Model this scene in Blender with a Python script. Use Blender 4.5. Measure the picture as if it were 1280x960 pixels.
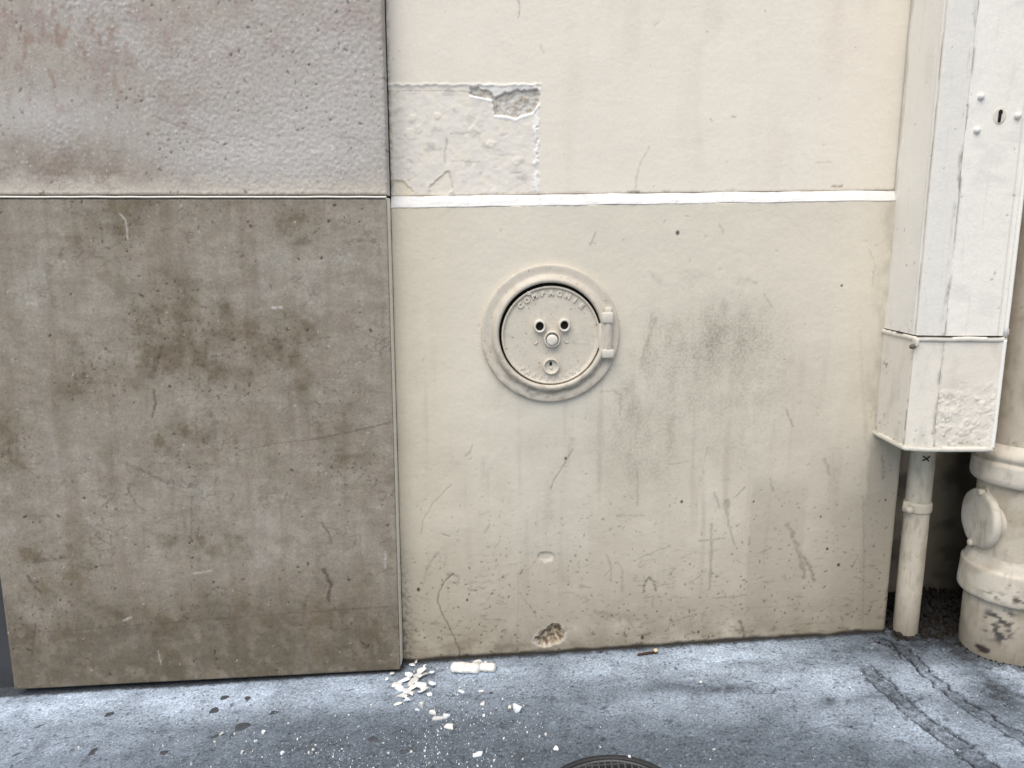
import bpy, bmesh, math, random
import numpy as np
from mathutils import Vector, Matrix

for o in list(bpy.data.objects):
    bpy.data.objects.remove(o)
scene = bpy.context.scene
COL = scene.collection

# ------------------------------------------------------------------ camera
FPX, DIST, CAMH = 960.0, 1.4, 0.804          # focal length (px of a 1280 wide frame), distance to wall, height
PITCH, ROLL = math.radians(10.4), 0.0
CF = np.array([0, math.cos(PITCH), -math.sin(PITCH)])
_r = np.array([1., 0, 0]); _u = np.cross(_r, CF)
CR = _r*math.cos(ROLL) - _u*math.sin(ROLL)
CU = _r*math.sin(ROLL) + _u*math.cos(ROLL)
CO = np.array([0, -DIST, CAMH])
cam_d = bpy.data.cameras.new('camera'); cam = bpy.data.objects.new('camera', cam_d); COL.objects.link(cam)
cam_d.sensor_width = 36; cam_d.lens = 36*FPX/1280; cam_d.clip_start = 0.02; cam_d.clip_end = 200
cam.matrix_world = Matrix(((CR[0], CU[0], -CF[0], CO[0]), (CR[1], CU[1], -CF[1], CO[1]), (CR[2], CU[2], -CF[2], CO[2]), (0, 0, 0, 1)))
scene.camera = cam
scene.render.resolution_x, scene.render.resolution_y = 1024, 768

# ------------------------------------------------------------------ sky, sun, exposure
SUN_EL, SUN_AZ = math.radians(59), math.radians(-22)     # azimuth from straight behind the camera, + = right
world = bpy.data.worlds.new('World'); scene.world = world; world.use_nodes = True
wn = world.node_tree.nodes; wl = world.node_tree.links
bg = wn['Background']; sky = wn.new('ShaderNodeTexSky'); sky.sky_type = 'NISHITA'; sky.sun_disc = False
sky.sun_elevation = SUN_EL; sky.sun_rotation = math.pi - SUN_AZ
sky.air_density = 1.0; sky.dust_density = 1.5; sky.ozone_density = 1.0
bg.inputs['Strength'].default_value = 0.13
wl.new(sky.outputs[0], bg.inputs['Color'])
sun_d = bpy.data.lights.new('sun', 'SUN'); sun = bpy.data.objects.new('sun', sun_d); COL.objects.link(sun)
sun_d.energy = 2.1; sun_d.angle = math.radians(66); sun_d.color = (1.0, 0.92, 0.79)
_sd = Vector((math.sin(SUN_AZ)*math.cos(SUN_EL), -math.cos(SUN_AZ)*math.cos(SUN_EL), math.sin(SUN_EL)))
sun.rotation_euler = _sd.to_track_quat('Z', 'Y').to_euler(); sun.location = (0, -3, 5)
scene.view_settings.view_transform = 'Standard'; scene.view_settings.look = 'None'
scene.view_settings.gamma = 1; scene.view_settings.use_curve_mapping = False
scene.view_settings.exposure = 0.56

# ------------------------------------------------------------------ place helpers
SLX, SLY = 0.0683, 0.02                      # the street climbs to the right and falls to the kerb
def ray(px, py): return CF + CR*((px-640)/FPX) + CU*((480-py)/FPX)
def P(px, py, Y=0.0):                        # a point seen on the upright plane y = Y
    d = ray(px, py); return CO + d*((Y+DIST)/d[1])
def G(px, py):                               # a point seen on the pavement
    d = ray(px, py); t = (SLX*CO[0]+SLY*CO[1]-CO[2])/(d[2]-SLX*d[0]-SLY*d[1]); return CO + d*t
def gz(x, y): return SLX*x + SLY*y
def lin(r, g, b):
    c = np.array([r, g, b])/255.0
    return np.where(c <= 0.04045, c/12.92, ((c+0.055)/1.055)**2.4)
PXM = DIST/FPX                               # metres per photo pixel on the wall

# ------------------------------------------------------------------ numpy noise
def _hash(ix, iy, seed):
    h = (ix.astype(np.int64)*374761393 + iy.astype(np.int64)*668265263 + seed*1442695041) & 0xFFFFFFFF
    h = ((h ^ (h >> 13))*1274126177) & 0xFFFFFFFF
    h = ((h ^ (h >> 16))*2246822519) & 0xFFFFFFFF
    return (h ^ (h >> 15)) & 0xFFFFFFFF
def rnd(ix, iy, seed): return _hash(ix, iy, seed)/4294967295.0
def perlin(x, y, seed=0):
    x0 = np.floor(x); y0 = np.floor(y); fx = x-x0; fy = y-y0
    x0 = x0.astype(np.int64); y0 = y0.astype(np.int64)
    u = fx*fx*fx*(fx*(fx*6-15)+10); v = fy*fy*fy*(fy*(fy*6-15)+10)
    def g(i, j):
        a = rnd(x0+i, y0+j, seed)*6.2831853
        return np.cos(a)*(fx-i) + np.sin(a)*(fy-j)
    a = g(0, 0)*(1-u)+g(1, 0)*u; b = g(0, 1)*(1-u)+g(1, 1)*u
    return (a*(1-v)+b*v)*1.42
def fbm(x, y, size, octv=4, seed=0, gain=0.5):
    s = np.zeros(np.broadcast(x, y).shape); a = 1.0; t = 0.0; k = 1.0/size
    for i in range(octv):
        s += a*perlin(x*k+17.3*i, y*k-9.1*i, seed+i*31); t += a; a *= gain; k *= 2.03
    return s/t*1.3
def ss(a, b, x):
    t = np.clip((x-a)/(b-a), 0, 1); return t*t*(3-2*t)
def specks(x, y, cell, prob, rmin, rmax, seed):
    gx = np.floor(x/cell).astype(np.int64); gy = np.floor(y/cell).astype(np.int64); m = np.zeros(x.shape)
    for i in (-1, 0, 1):
        for j in (-1, 0, 1):
            cx, cy = gx+i, gy+j
            on = rnd(cx, cy, seed) < prob
            px = (cx+rnd(cx, cy, seed+1))*cell; py = (cy+rnd(cx, cy, seed+2))*cell
            r = rmin+(rmax-rmin)*rnd(cx, cy, seed+3)**2.5
            an = rnd(cx, cy, seed+4)*6.283; st = 1+1.2*rnd(cx, cy, seed+5)
            dx = x-px; dy = y-py; ux = dx*np.cos(an)+dy*np.sin(an); uy = -dx*np.sin(an)+dy*np.cos(an)
            d = np.hypot(ux/st, uy*st**0.3)
            m = np.maximum(m, np.where(on, 1-ss(0.55, 1.15, d/r), 0))
    return m
def stroke(M, xs, zs, pts, w, s, soft=0.6, seed=0, rough=0.5, mode='max'):
    """lay a worn polyline mark into mask M[z, x]; pts in metres"""
    pts = np.array(pts); pad = w*2.5
    i0, i1 = np.searchsorted(xs, [pts[:, 0].min()-pad, pts[:, 0].max()+pad])
    j0, j1 = np.searchsorted(zs, [pts[:, 1].min()-pad, pts[:, 1].max()+pad])
    if i1-i0 < 2 or j1-j0 < 2: return
    X, Z = np.meshgrid(xs[i0:i1], zs[j0:j1])
    X = X + perlin(X/0.012, Z/0.012, seed+5)*w*0.5; Zj = Z + perlin(X/0.012, Z/0.012, seed+6)*w*0.5
    d = np.full(X.shape, 9.0)
    for a, b in zip(pts[:-1], pts[1:]):
        ab = b-a; L = max(ab@ab, 1e-12)
        t = np.clip(((X-a[0])*ab[0]+(Zj-a[1])*ab[1])/L, 0, 1)
        d = np.minimum(d, np.hypot(X-a[0]-t*ab[0], Zj-a[1]-t*ab[1]))
    m = s*(1-ss(w*0.5*(1-soft), w*0.5*(1+soft), d))
    m = m*(1-rough+rough*ss(-0.35, 0.35, fbm(X, Z, 0.006, 2, seed+7)+0.12))
    v = M[j0:j1, i0:i1]
    M[j0:j1, i0:i1] = np.maximum(v, m) if mode == 'max' else v+m
def blob(xs, zs, c, rx, rz):
    X, Z = np.meshgrid(xs, zs)
    return np.exp(-(((X-c[0])/rx)**2+((Z-c[1])/rz)**2))
def axis(lo, a, b, hi, step, coarse=0.03):
    """coordinates lo..hi, fine between a and b"""
    l = [] if lo >= a-1e-6 else list(np.linspace(lo, a, max(2, int((a-lo)/coarse)+1))[:-1])
    m = list(np.linspace(a, b, int(round((b-a)/step))+1))
    r = [] if hi <= b+1e-6 else list(np.linspace(b, hi, max(2, int((hi-b)/coarse)+1))[1:])
    return np.array(l+m+r)
def mix(c, col, m):
    m = np.clip(m, 0, 1)[..., None]; return c*(1-m)+np.asarray(col)*m

# ------------------------------------------------------------------ materials
def mat(name, color=None, attr=True, rough=0.6, spec=0.3, fine=0.0, fine_size=0.004, bump=0.15, bump_size=0.003, bump_dist=0.001, metallic=0.0, rough_var=0.0):
    m = bpy.data.materials.new(name); m.use_nodes = True
    nt = m.node_tree; n = nt.nodes; l = nt.links; b = n['Principled BSDF']
    tc = n.new('ShaderNodeTexCoord')
    if attr:
        c = n.new('ShaderNodeAttribute'); c.attribute_name = 'Col'; src = c.outputs['Color']
    else:
        c = n.new('ShaderNodeRGB'); c.outputs[0].default_value = (*color, 1); src = c.outputs[0]
    if fine > 0:
        t = n.new('ShaderNodeTexNoise'); t.inputs['Scale'].default_value = 1/fine_size; t.inputs['Detail'].default_value = 5; t.inputs['Roughness'].default_value = 0.65
        l.new(tc.outputs['Object'], t.inputs['Vector'])
        mr = n.new('ShaderNodeMapRange'); mr.inputs[1].default_value = 0.25; mr.inputs[2].default_value = 0.75
        mr.inputs[3].default_value = 1-fine; mr.inputs[4].default_value = 1+fine
        l.new(t.outputs['Fac'], mr.inputs[0])
        vm = n.new('ShaderNodeVectorMath'); vm.operation = 'SCALE'
        l.new(src, vm.inputs[0]); l.new(mr.outputs[0], vm.inputs['Scale']); src = vm.outputs[0]
    l.new(src, b.inputs['Base Color'])
    b.inputs['Roughness'].default_value = rough; b.inputs['Specular IOR Level'].default_value = spec; b.inputs['Metallic'].default_value = metallic
    if rough_var > 0:
        t3 = n.new('ShaderNodeTexNoise'); t3.inputs['Scale'].default_value = 60; t3.inputs['Detail'].default_value = 6
        l.new(tc.outputs['Object'], t3.inputs['Vector'])
        m3 = n.new('ShaderNodeMapRange'); m3.inputs[1].default_value = 0.3; m3.inputs[2].default_value = 0.7
        m3.inputs[3].default_value = rough-rough_var; m3.inputs[4].default_value = min(1, rough+rough_var)
        l.new(t3.outputs['Fac'], m3.inputs[0]); l.new(m3.outputs[0], b.inputs['Roughness'])
    if bump > 0:
        t2 = n.new('ShaderNodeTexNoise'); t2.inputs['Scale'].default_value = 1/bump_size; t2.inputs['Detail'].default_value = 6; t2.inputs['Roughness'].default_value = 0.6
        l.new(tc.outputs['Object'], t2.inputs['Vector'])
        bp = n.new('ShaderNodeBump'); bp.inputs['Strength'].default_value = bump; bp.inputs['Distance'].default_value = bump_dist
        l.new(t2.outputs['Fac'], bp.inputs['Height']); l.new(bp.outputs[0], b.inputs['Normal'])
    return m
M_PAINT = mat('painted_plaster', rough=0.7, spec=0.25, fine=0.05, fine_size=0.003, bump=0.25, bump_size=0.0035)
M_STONE = mat('stone_slab', rough=0.62, spec=0.3, fine=0.2, fine_size=0.004, bump=0.4, bump_size=0.004, rough_var=0.1)
M_ASPH = mat('asphalt', rough=0.72, spec=0.35, fine=0.7, fine_size=0.0036, bump=0.8, bump_size=0.003, bump_dist=0.0012, rough_var=0.12)
M_IRON = mat('painted_iron', rough=0.55, spec=0.35, fine=0.07, fine_size=0.004, bump=0.35, bump_size=0.005)
M_DARK = mat('dark_hollow', color=(0.012, 0.011, 0.010), attr=False, rough=0.9, bump=0)
M_CHALK = mat('plaster_debris', color=lin(234, 237, 239)*0.90, attr=False, rough=0.85, spec=0.1, fine=0.22, fine_size=0.012, bump=0.5, bump_size=0.003)
M_CHALK2 = mat('plaster_cream', color=lin(236, 232, 222)*0.88, attr=False, rough=0.85, spec=0.1, fine=0.25, fine_size=0.012, bump=0.6, bump_size=0.005)
M_CHALK3 = mat('plaster_dirty', color=lin(220, 218, 212)*0.84, attr=False, rough=0.9, spec=0.1, fine=0.3, fine_size=0.01, bump=0.5, bump_size=0.003)
M_SOIL = mat('dark_dirt', color=(0.022, 0.019, 0.016), attr=False, rough=0.95, spec=0.1, fine=0.5, fine_size=0.004, bump=0.9, bump_size=0.004, bump_dist=0.002)
M_GUM = mat('trodden_gum', color=(0.062, 0.066, 0.074), attr=False, rough=0.75, fine=0.45, fine_size=0.003, bump=0.4)
M_GRATE = mat('worn_cast_iron', color=(0.075, 0.075, 0.075), attr=False, rough=0.5, spec=0.5, metallic=0.3, fine=0.35, fine_size=0.004, bump=0.4)
M_FRAME = mat('dark_cast_iron', color=(0.02, 0.02, 0.022), attr=False, rough=0.6, spec=0.4, fine=0.35, fine_size=0.004, bump=0.5)
M_WOOD = mat('brown_stick', color=(0.06, 0.028, 0.014), attr=False, rough=0.7, fine=0.3, fine_size=0.002, bump=0.4)
M_TIP = mat('pale_tip', color=(0.62, 0.48, 0.28), attr=False, rough=0.8, fine=0.2, fine_size=0.002)

# ------------------------------------------------------------------ object helpers
def prop(o, label=None, cat=None, group=None, kind=None):
    if label: o['label'] = label
    if cat: o['category'] = cat
    if group: o['group'] = group
    if kind: o['kind'] = kind
    return o
ORG = {}
def root(name, loc, label=None, cat=None, group=None, kind=None):
    o = bpy.data.objects.new(name, None); COL.objects.link(o); o.location = loc; o.empty_display_size = 0.05
    ORG[o.name] = np.array(loc, float); return prop(o, label, cat, group, kind)
def link_mesh(name, me, material, parent=None, smooth=True):
    me.materials.append(material)
    if smooth: me.polygons.foreach_set('use_smooth', np.ones(len(me.polygons), bool))
    o = bpy.data.objects.new(name, me); COL.objects.link(o)
    if parent: o.parent = parent
    ORG[o.name] = ORG.get(parent.name, np.zeros(3)) if parent else np.zeros(3)
    return o
def raw_mesh(name, V, Fq, material, parent=None, colors=None, smooth=True, origin=None):
    """V world coordinates (n,3), Fq faces (m,4) array or list of lists"""
    V = np.asarray(V, float)
    org = ORG.get(parent.name, np.zeros(3)) if parent else (np.zeros(3) if origin is None else np.array(origin))
    V = V-org; me = bpy.data.meshes.new(name)
    if isinstance(Fq, np.ndarray):
        n, k = Fq.shape
        me.vertices.add(len(V)); me.vertices.foreach_set('co', V.ravel().astype(np.float32))
        me.loops.add(n*k); me.loops.foreach_set('vertex_index', Fq.ravel().astype(np.int32))
        me.polygons.add(n); me.polygons.foreach_set('loop_start', (np.arange(n)*k).astype(np.int32))
        me.update(calc_edges=True)
    else:
        me.from_pydata([tuple(v) for v in V], [], Fq)
    if colors is not None:
        a = me.color_attributes.new('Col', 'FLOAT_COLOR', 'POINT')
        c = np.ones((len(V), 4), np.float32); c[:, :3] = colors; a.data.foreach_set('color', c.ravel())
    o = link_mesh(name, me, material, parent, smooth)
    if origin is not None and not parent: o.location = origin; ORG[o.name] = np.array(origin)
    return o
def sheet(name, X, Y, Z, colors, material, parent=None, closed=False, skirt=None, flip=False, cap=None, smooth=True, origin=None):
    """grid of points (rows, cols); skirt = offset vector giving the sheet thickness"""
    r, c = X.shape; V = np.stack([X, Y, Z], -1).reshape(-1, 3); C = colors.reshape(-1, 3)
    idx = np.arange(r*c).reshape(r, c)
    if closed:
        nx = np.roll(idx, -1, 1); Q = np.stack([idx[:-1], nx[:-1], nx[1:], idx[1:]], -1).reshape(-1, 4)
    else:
        Q = np.stack([idx[:-1, :-1], idx[:-1, 1:], idx[1:, 1:], idx[1:, :-1]], -1).reshape(-1, 4)
    if flip: Q = Q[:, ::-1]
    if skirt is not None:
        loop = np.concatenate([idx[0, :], idx[1:, -1], idx[-1, -2::-1], idx[-2:0:-1, 0]])
        n = len(V); W = V[loop]+np.array(skirt); k = len(loop)
        V = np.concatenate([V, W]); C = np.concatenate([C, C[loop]])
        j = np.arange(k); j2 = (j+1) % k
        S = np.stack([loop[j2], loop[j], n+j, n+j2], -1)
        if flip: S = S[:, ::-1]
        Q = np.concatenate([Q, S])
    return raw_mesh(name, V, np.ascontiguousarray(Q), material, parent, C, smooth, origin)
def lathe(name, prof, ctr, ax, e1, e2, n, material, parent, color, wob=0.0, seed=0, origin=None, squash=1.0, dirt=None):
    """prof = (radius, height along ax); closed surface of revolution"""
    pr = np.array(prof, float); prof = [pr[0]]
    for a, b in zip(pr[:-1], pr[1:]):
        k = max(1, int(np.linalg.norm(b-a)/0.003)); prof += [a+(b-a)*i/k for i in range(1, k+1)]
    prof = np.array(prof); ctr = np.array(ctr, float); ax, e1, e2 = (np.array(v, float) for v in (ax, e1, e2))
    th = np.linspace(0, 2*math.pi, n, endpoint=False); T, R = np.meshgrid(th, prof[:, 0]); Hh = np.repeat(prof[:, 1][:, None], n, 1)
    if wob:
        w = fbm(R*np.cos(T)+Hh*0.8, R*np.sin(T)-Hh*0.6, 0.03, 3, seed+3)+0.25*fbm(R*np.cos(T)-Hh*1.1, R*np.sin(T)+Hh, 0.010, 2, seed+5)
        Hh = Hh+w*wob; R = np.maximum(R+w*wob*0.5, 1e-4)
    pos = ctr+R[..., None]*(np.cos(T)[..., None]*e1+squash*np.sin(T)[..., None]*e2)+Hh[..., None]*ax
    c = np.ones(pos.shape)*color
    nz = fbm(pos[..., 0]+pos[..., 1], pos[..., 2], 0.03, 4, seed+9)
    c = c*(1+0.07*nz[..., None])
    if dirt is not None: c = dirt(pos, c)
    return sheet(name, pos[..., 0], pos[..., 1], pos[..., 2], c, material, parent, closed=True, origin=origin)
def box(name, lo, hi, material, parent=None, color=None, bev=0.0015, seg=2, jitter=0.0, seed=0):
    bm = bmesh.new(); bmesh.ops.create_cube(bm, size=1.0)
    lo = np.array(lo, float); hi = np.array(hi, float); rn = random.Random(seed)
    org = ORG.get(parent.name, np.zeros(3)) if parent else np.zeros(3)
    for v in bm.verts:
        p = (np.array(v.co)+0.5)*(hi-lo)+lo+np.array([rn.uniform(-1, 1) for _ in range(3)])*jitter-org; v.co = p
    if bev: bmesh.ops.bevel(bm, geom=bm.edges[:]+bm.verts[:], offset=bev, segments=seg, affect='EDGES', profile=0.5)
    me = bpy.data.meshes.new(name); bm.to_mesh(me); bm.free()
    if color is not None:
        a = me.color_attributes.new('Col', 'FLOAT_COLOR', 'POINT'); a.data.foreach_set('color', np.tile(np.array([*color, 1], np.float32), len(me.vertices)))
    return link_mesh(name, me, material, parent, smooth=bool(bev))
def tube(name, pts, r, material, parent, color, n=10, origin=None):
    pts = np.array(pts, float); rows = []
    for i, p in enumerate(pts):
        t = pts[min(i+1, len(pts)-1)]-pts[max(i-1, 0)]; t /= np.linalg.norm(t)
        a = np.cross(t, [0.3, 0.5, 0.81]); a /= np.linalg.norm(a); b = np.cross(t, a)
        rr = r[i] if hasattr(r, '__len__') else r
        th = np.linspace(0, 2*math.pi, n, endpoint=False)
        rows.append(p+rr*(np.cos(th)[:, None]*a+np.sin(th)[:, None]*b))
    rows = [np.repeat(pts[:1], n, 0)]+rows+[np.repeat(pts[-1:], n, 0)]
    A = np.array(rows); return sheet(name, A[..., 0], A[..., 1], A[..., 2], np.ones(A.shape)*color, material, parent, closed=True, origin=origin)
def pl(pts, Y=0.0): return [(P(x, y, Y)[0], P(x, y, Y)[2]) for x, y in pts]
def gl(pts): return [(G(x, y)[0], G(x, y)[1]) for x, y in pts]

# ================================================================== pavement
gx = axis(-7, -1.08, 1.12, 7, 0.0019, 0.25); gy = axis(-7, -0.46, 0.16, 0.5, 0.0019, 0.2)
X, Y = np.meshgrid(gx, gy)
hgt = fbm(X, Y, 0.25, 4, 1)*0.0025 + fbm(X, Y, 0.012, 3, 2)*0.0006
grain = fbm(X, Y, 0.005, 2, 4)
asph = lin(110, 120, 130)*0.62; pale = lin(202, 217, 234)*0.95; darkc = lin(60, 64, 71)*0.58
c = np.ones(X.shape+(3,))*asph
c = c*(1+0.22*fbm(X, Y, 0.09, 5, 5)[..., None]+0.22*grain[..., None])
# pale bluish tone: strongest along the wall foot
wash = np.zeros(X.shape)
def wb(px, py, rx, ry, s):
    q = G(px, py); return s*blob(gx, gy, (q[0], q[1]), rx*PXM, ry*PXM)
for a in [(60, 880, 190, 62, .82), (250, 872, 170, 58, .76), (430, 862, 130, 54, .6), (600, 842, 120, 48, .5), (760, 832, 110, 52, .5),
          (900, 822, 130, 58, .66), (1010, 850, 110, 54, .6), (30, 930, 220, 70, .4), (560, 870, 300, 40, .25), (1060, 890, 90, 45, .35), (1150, 905, 60, 50, .55), (1160, 850, 60, 40, .6), (1275, 850, 30, 60, .7),
          (1250, 930, 60, 50, .4), (20, 930, 160, 50, .35), (870, 880, 200, 40, .35)]:
    wash = np.maximum(wash, wb(*a))
wn_ = fbm(X, Y*1.6, 0.05, 5, 8)
wash = np.clip(wash*(1.0+0.4*wn_)+0.06*wn_, 0, 1)*(0.88+0.25*fbm(X, Y, 0.007, 3, 12))
c = mix(c, pale, np.clip(wash*1.12, 0, 1)*0.95)
# dark stains
dk = np.zeros(X.shape)
for a in [(905, 862, 34, 9, .75), (850, 858, 20, 8, .5), (975, 862, 26, 9, .5), (1037, 876, 9, 8, .85), (930, 830, 50, 8, .35), (1010, 833, 70, 12, .35), (1065, 905, 14, 6, .4),
          (1255, 865, 26, 28, .85), (1215, 845, 20, 10, .4), (1090, 812, 50, 14, .45), (1130, 820, 30, 16, .5), (1160, 800, 60, 26, .9), (1180, 770, 60, 26, 1),
          (640, 905, 40, 14, .35), (780, 900, 60, 18, .25), (520, 846, 26, 10, .75), (545, 838, 14, 6, .5), (700, 905, 60, 25, .3), (400, 900, 50, 20, .25), (40, 875, 50, 10, .3),
          (345, 905, 20, 10, .4), (290, 890, 14, 6, .4), (660, 950, 150, 26, .25)]:
    dk = np.maximum(dk, wb(*a))
dn = fbm(X, Y, 0.02, 4, 21)
dk = np.clip(dk*(1.1+1.3*dn), 0, 1)
dk = np.maximum(dk, 0.45*ss(0.28, 0.5, fbm(X, Y*1.5, 0.035, 4, 33))*(1-0.5*wash))
c = mix(c, darkc, dk*0.8)
# two shallow patched trenches running to the kerb, edged by cracks
tm = np.zeros(X.shape); te = np.zeros(X.shape)
T1 = gl([(1082, 836), (1112, 862), (1145, 893), (1190, 925), (1240, 962), (1330, 1040)]); T2 = gl([(1098, 800), (1130, 812), (1165, 848), (1215, 885), (1290, 928), (1400, 985)])
def wander(poly, amp, seed):
    rn = np.random.RandomState(seed); out = []
    for a, b in zip(poly[:-1], poly[1:]):
        a = np.array(a); b = np.array(b); n = max(2, int(np.linalg.norm(b-a)/0.014))
        out += [tuple(a+(b-a)*i/n+rn.normal(0, amp, 2)) for i in range(n)]
    return out+[poly[-1]]
stroke(tm, gx, gy, T1, 0.034, 0.9, 0.25, 3, 0.3); stroke(tm, gx, gy, T2, 0.024, 0.7, 0.25, 4, 0.3)
for poly, dx in ((T1, 0.017), (T1, -0.017), (T2, 0.012), (T2, -0.012)):
    stroke(te, gx, gy, wander([(p[0]+dx*0.75, p[1]+dx*0.66) for p in poly], 0.0022, int(1e4*abs(dx))+(dx > 0)), 0.0042, 1.0, 0.6, 9+int(dx*1e3), 0.7)
stroke(te, gx, gy, gl([(1112, 800), (1122, 812), (1126, 824)]), 0.003, 0.8, 0.5, 4, 0.2)
stroke(te, gx, gy, gl([(930, 926), (980, 921), (1040, 905), (1075, 910)]), 0.005, 0.4, 0.6, 41, 0.6)
stroke(te, gx, gy, gl([(935, 856), (955, 852), (970, 858), (966, 866), (945, 867), (935, 858)]), 0.003, 0.7, 0.5, 4, 0.5)
c = mix(c, darkc*0.95, tm*0.85*(0.75+0.7*fbm(X, Y, 0.015, 3, 19))); c = mix(c, darkc*0.25, te*0.95)
hgt = hgt-tm*0.0025-te*0.003
# fine light and dark aggregate
sp = specks(X, Y, 0.009, 0.5, 0.0008, 0.0026, 51); c = mix(c, lin(176, 182, 190)*0.7, sp*0.45)
sp3 = specks(X, Y, 0.055, 0.4, 0.0015, 0.006, 71); c = mix(c, darkc*0.9, sp3*0.65)
sp2 = specks(X, Y, 0.009, 0.55, 0.0008, 0.0028, 61); c = mix(c, darkc*0.6, sp2*0.6); hgt = hgt-sp2*0.0008
# grime along the wall foot and in the recess; slab gap shade painted in
foot = np.where(X < -0.215, -0.01, np.where(X < 0.736, 0.0, 0.13))
grime_shade = ss(0.016, 0.0, np.abs(Y-foot)+0.006*fbm(X, Y, 0.02, 3, 77)); grime_shade = np.maximum(grime_shade, ss(0.735, 0.75, X+0.02*dn)*ss(-0.045, -0.015, Y+0.03*dn)*0.95); grime_shade = np.maximum(grime_shade, ss(-0.043, -0.032, Y+0.004*dn)*ss(-0.2, -0.22, X)); grime_shade = np.maximum(grime_shade, 0.8*ss(0.105, 0.078, np.hypot(X-0.905, Y+0.065)+0.03*dn))
c = mix(c, lin(40, 37, 33)*0.6, grime_shade*0.85)
rec = ss(-0.02, 0.06, Y)*ss(0.73, 0.77, X); hgt = hgt+rec*(0.012+0.012*fbm(X, Y, 0.05, 3, 91))
mg = G(766, 1011); mc = (mg[0], mg[1])                   # the round grate sits in a shallow seat
dg = np.hypot(X-mc[0], Y-mc[1]); hgt = np.where(dg < 0.1135, -0.045, hgt)
pave = sheet('pavement', X, Y, gz(X, Y)+hgt, np.clip(c, 0, 1), M_ASPH, None)
prop(pave, 'grey asphalt pavement with pale areas and two patched trenches', None, None, 'structure')
ORG[pave.name] = np.zeros(3)

# ================================================================== stone clad wall (left)
YL1, YL0 = -0.035, -0.030                               # faces of the lower and the upper slab
xl = P(18, 862, YL1)[0]; xr = P(492, 545, YL1)[0]-0.0005
wall_s = root('stone_clad_wall', (-0.6, 0.0, gz(-0.6, 0)), 'wall clad in grey-brown stone slabs, left of the cream plaster', 'wall')
zjoint = P(240, 247, YL1)[2]
# lower slab
xs = axis(xl, xl, xr, xr, 0.0019); zs = axis(gz(xl, 0)-0.0, gz(xl, 0)-0.0, zjoint-0.0025, zjoint-0.0025, 0.0019)
X, Z = np.meshgrid(xs, zs)
_a = P(18, 862, YL1)[2]; _b = P(502, 838, YL1)[2]+0.0015; zb = _a+(_b-_a)*(X-xl)/(xr-xl)   # bottom edge follows the street
zl = zs[0]; Zt = zb+(Z-zl)*(zs[-1]-zb)/(zs[-1]-zl)
warm = lin(152, 142, 127); cool = lin(168, 161, 150); brown = lin(114, 102, 82)
f1 = fbm(X, Zt, 0.16, 6, 100, 0.55); f2 = fbm(X, Zt, 0.07, 6, 110, 0.6); f3 = fbm(X*0.6, Zt, 0.02, 4, 120, 0.6)
c = np.ones(X.shape+(3,))*warm
c = mix(c, cool, ss(-0.1, 0.6, f1)*0.6); c = mix(c, lin(124, 112, 95), ss(0.0, 0.6, fbm(X, Zt, 0.11, 6, 105, 0.6))*0.4)
def lb(px, py, rx, rz, s, Yp=YL1):
    q = P(px, py, Yp); return s*np.exp(-(((X-q[0])/(rx*PXM))**2+((Zt-q[2])/(rz*PXM))**2))
lt = np.zeros(X.shape)
for a in [(430, 310, 90, 80, .75), (60, 330, 70, 60, .55), (120, 560, 130, 60, .5), (300, 660, 160, 50, .35), (300, 300, 60, 50, .4), (440, 420, 60, 70, .5), (90, 640, 80, 50, .35), (460, 520, 40, 40, .3), (260, 650, 230, 55, .75), (70, 600, 90, 70, .6)]: lt = np.maximum(lt, lb(*a))
c = mix(c, lin(174, 168, 157), np.clip(lt*(0.8+0.6*f2), 0, 1)*0.6)
br = np.zeros(X.shape)
for a in [(230, 420, 70, 60, .95), (120, 465, 45, 35, .8), (345, 430, 60, 40, .75), (270, 480, 60, 50, .6), (20, 560, 34, 50, .7), (140, 290, 40, 35, .75), (380, 270, 40, 30, .6), (240, 255, 120, 18, .45),
          (60, 700, 60, 40, .6), (430, 590, 60, 30, .6), (400, 500, 60, 40, .45), (230, 560, 60, 40, .5), (250, 660, 60, 40, .4), (200, 780, 240, 40, .55), (430, 800, 110, 60, .7), (60, 780, 100, 60, .65), (300, 830, 300, 40, .5)]: br = np.maximum(br, lb(*a))
c = mix(c, brown, np.clip(br*(0.9+2.2*f2)+0.4*ss(0.05, 0.5, f2), 0, 1)*0.9)
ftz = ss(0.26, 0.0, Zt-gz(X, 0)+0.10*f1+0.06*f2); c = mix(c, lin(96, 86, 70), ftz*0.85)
c = c*(1+0.20*f3[..., None]+0.12*fbm(X, Zt, 0.006, 3, 122)[..., None])
c = mix(c, lin(142, 132, 116), ss(0.1, 0.5, fbm(X, Zt, 0.03, 4, 124))*0.4); c = mix(c, lin(146, 134, 118), ss(0.1, 0.5, fbm(X, Zt, 0.04, 4, 128))*0.4)
vein = np.abs(fbm(X, Zt, 0.12, 5, 140, 0.55)); vein = (1-ss(0.0, 0.03, vein))*ss(-0.1, 0.4, fbm(X, Zt, 0.1, 3, 150))
c = mix(c, lin(96, 84, 70), vein*0.5)
pit = specks(X, Zt, 0.02, 0.42, 0.0008, 0.0032, 160)*ss(-0.25, 0.3, fbm(X, Zt, 0.07, 3, 165)); c = mix(c, lin(70, 58, 46), pit*0.85)
fl = ss(0.3, 0.5, fbm(X, Zt, 0.008, 3, 170))*np.clip(br*1.6, 0, 1); c = mix(c, lin(92, 80, 66), fl*0.75)
wp = specks(X, Zt, 0.03, 0.2, 0.0008, 0.002, 180); c = mix(c, lin(205, 200, 192), wp*0.6)
vs_ = ss(0.1, 0.5, fbm(X, Zt*0.12, 0.04, 4, 186)); c = mix(c, lin(122, 108, 88), vs_*0.3)
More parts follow.
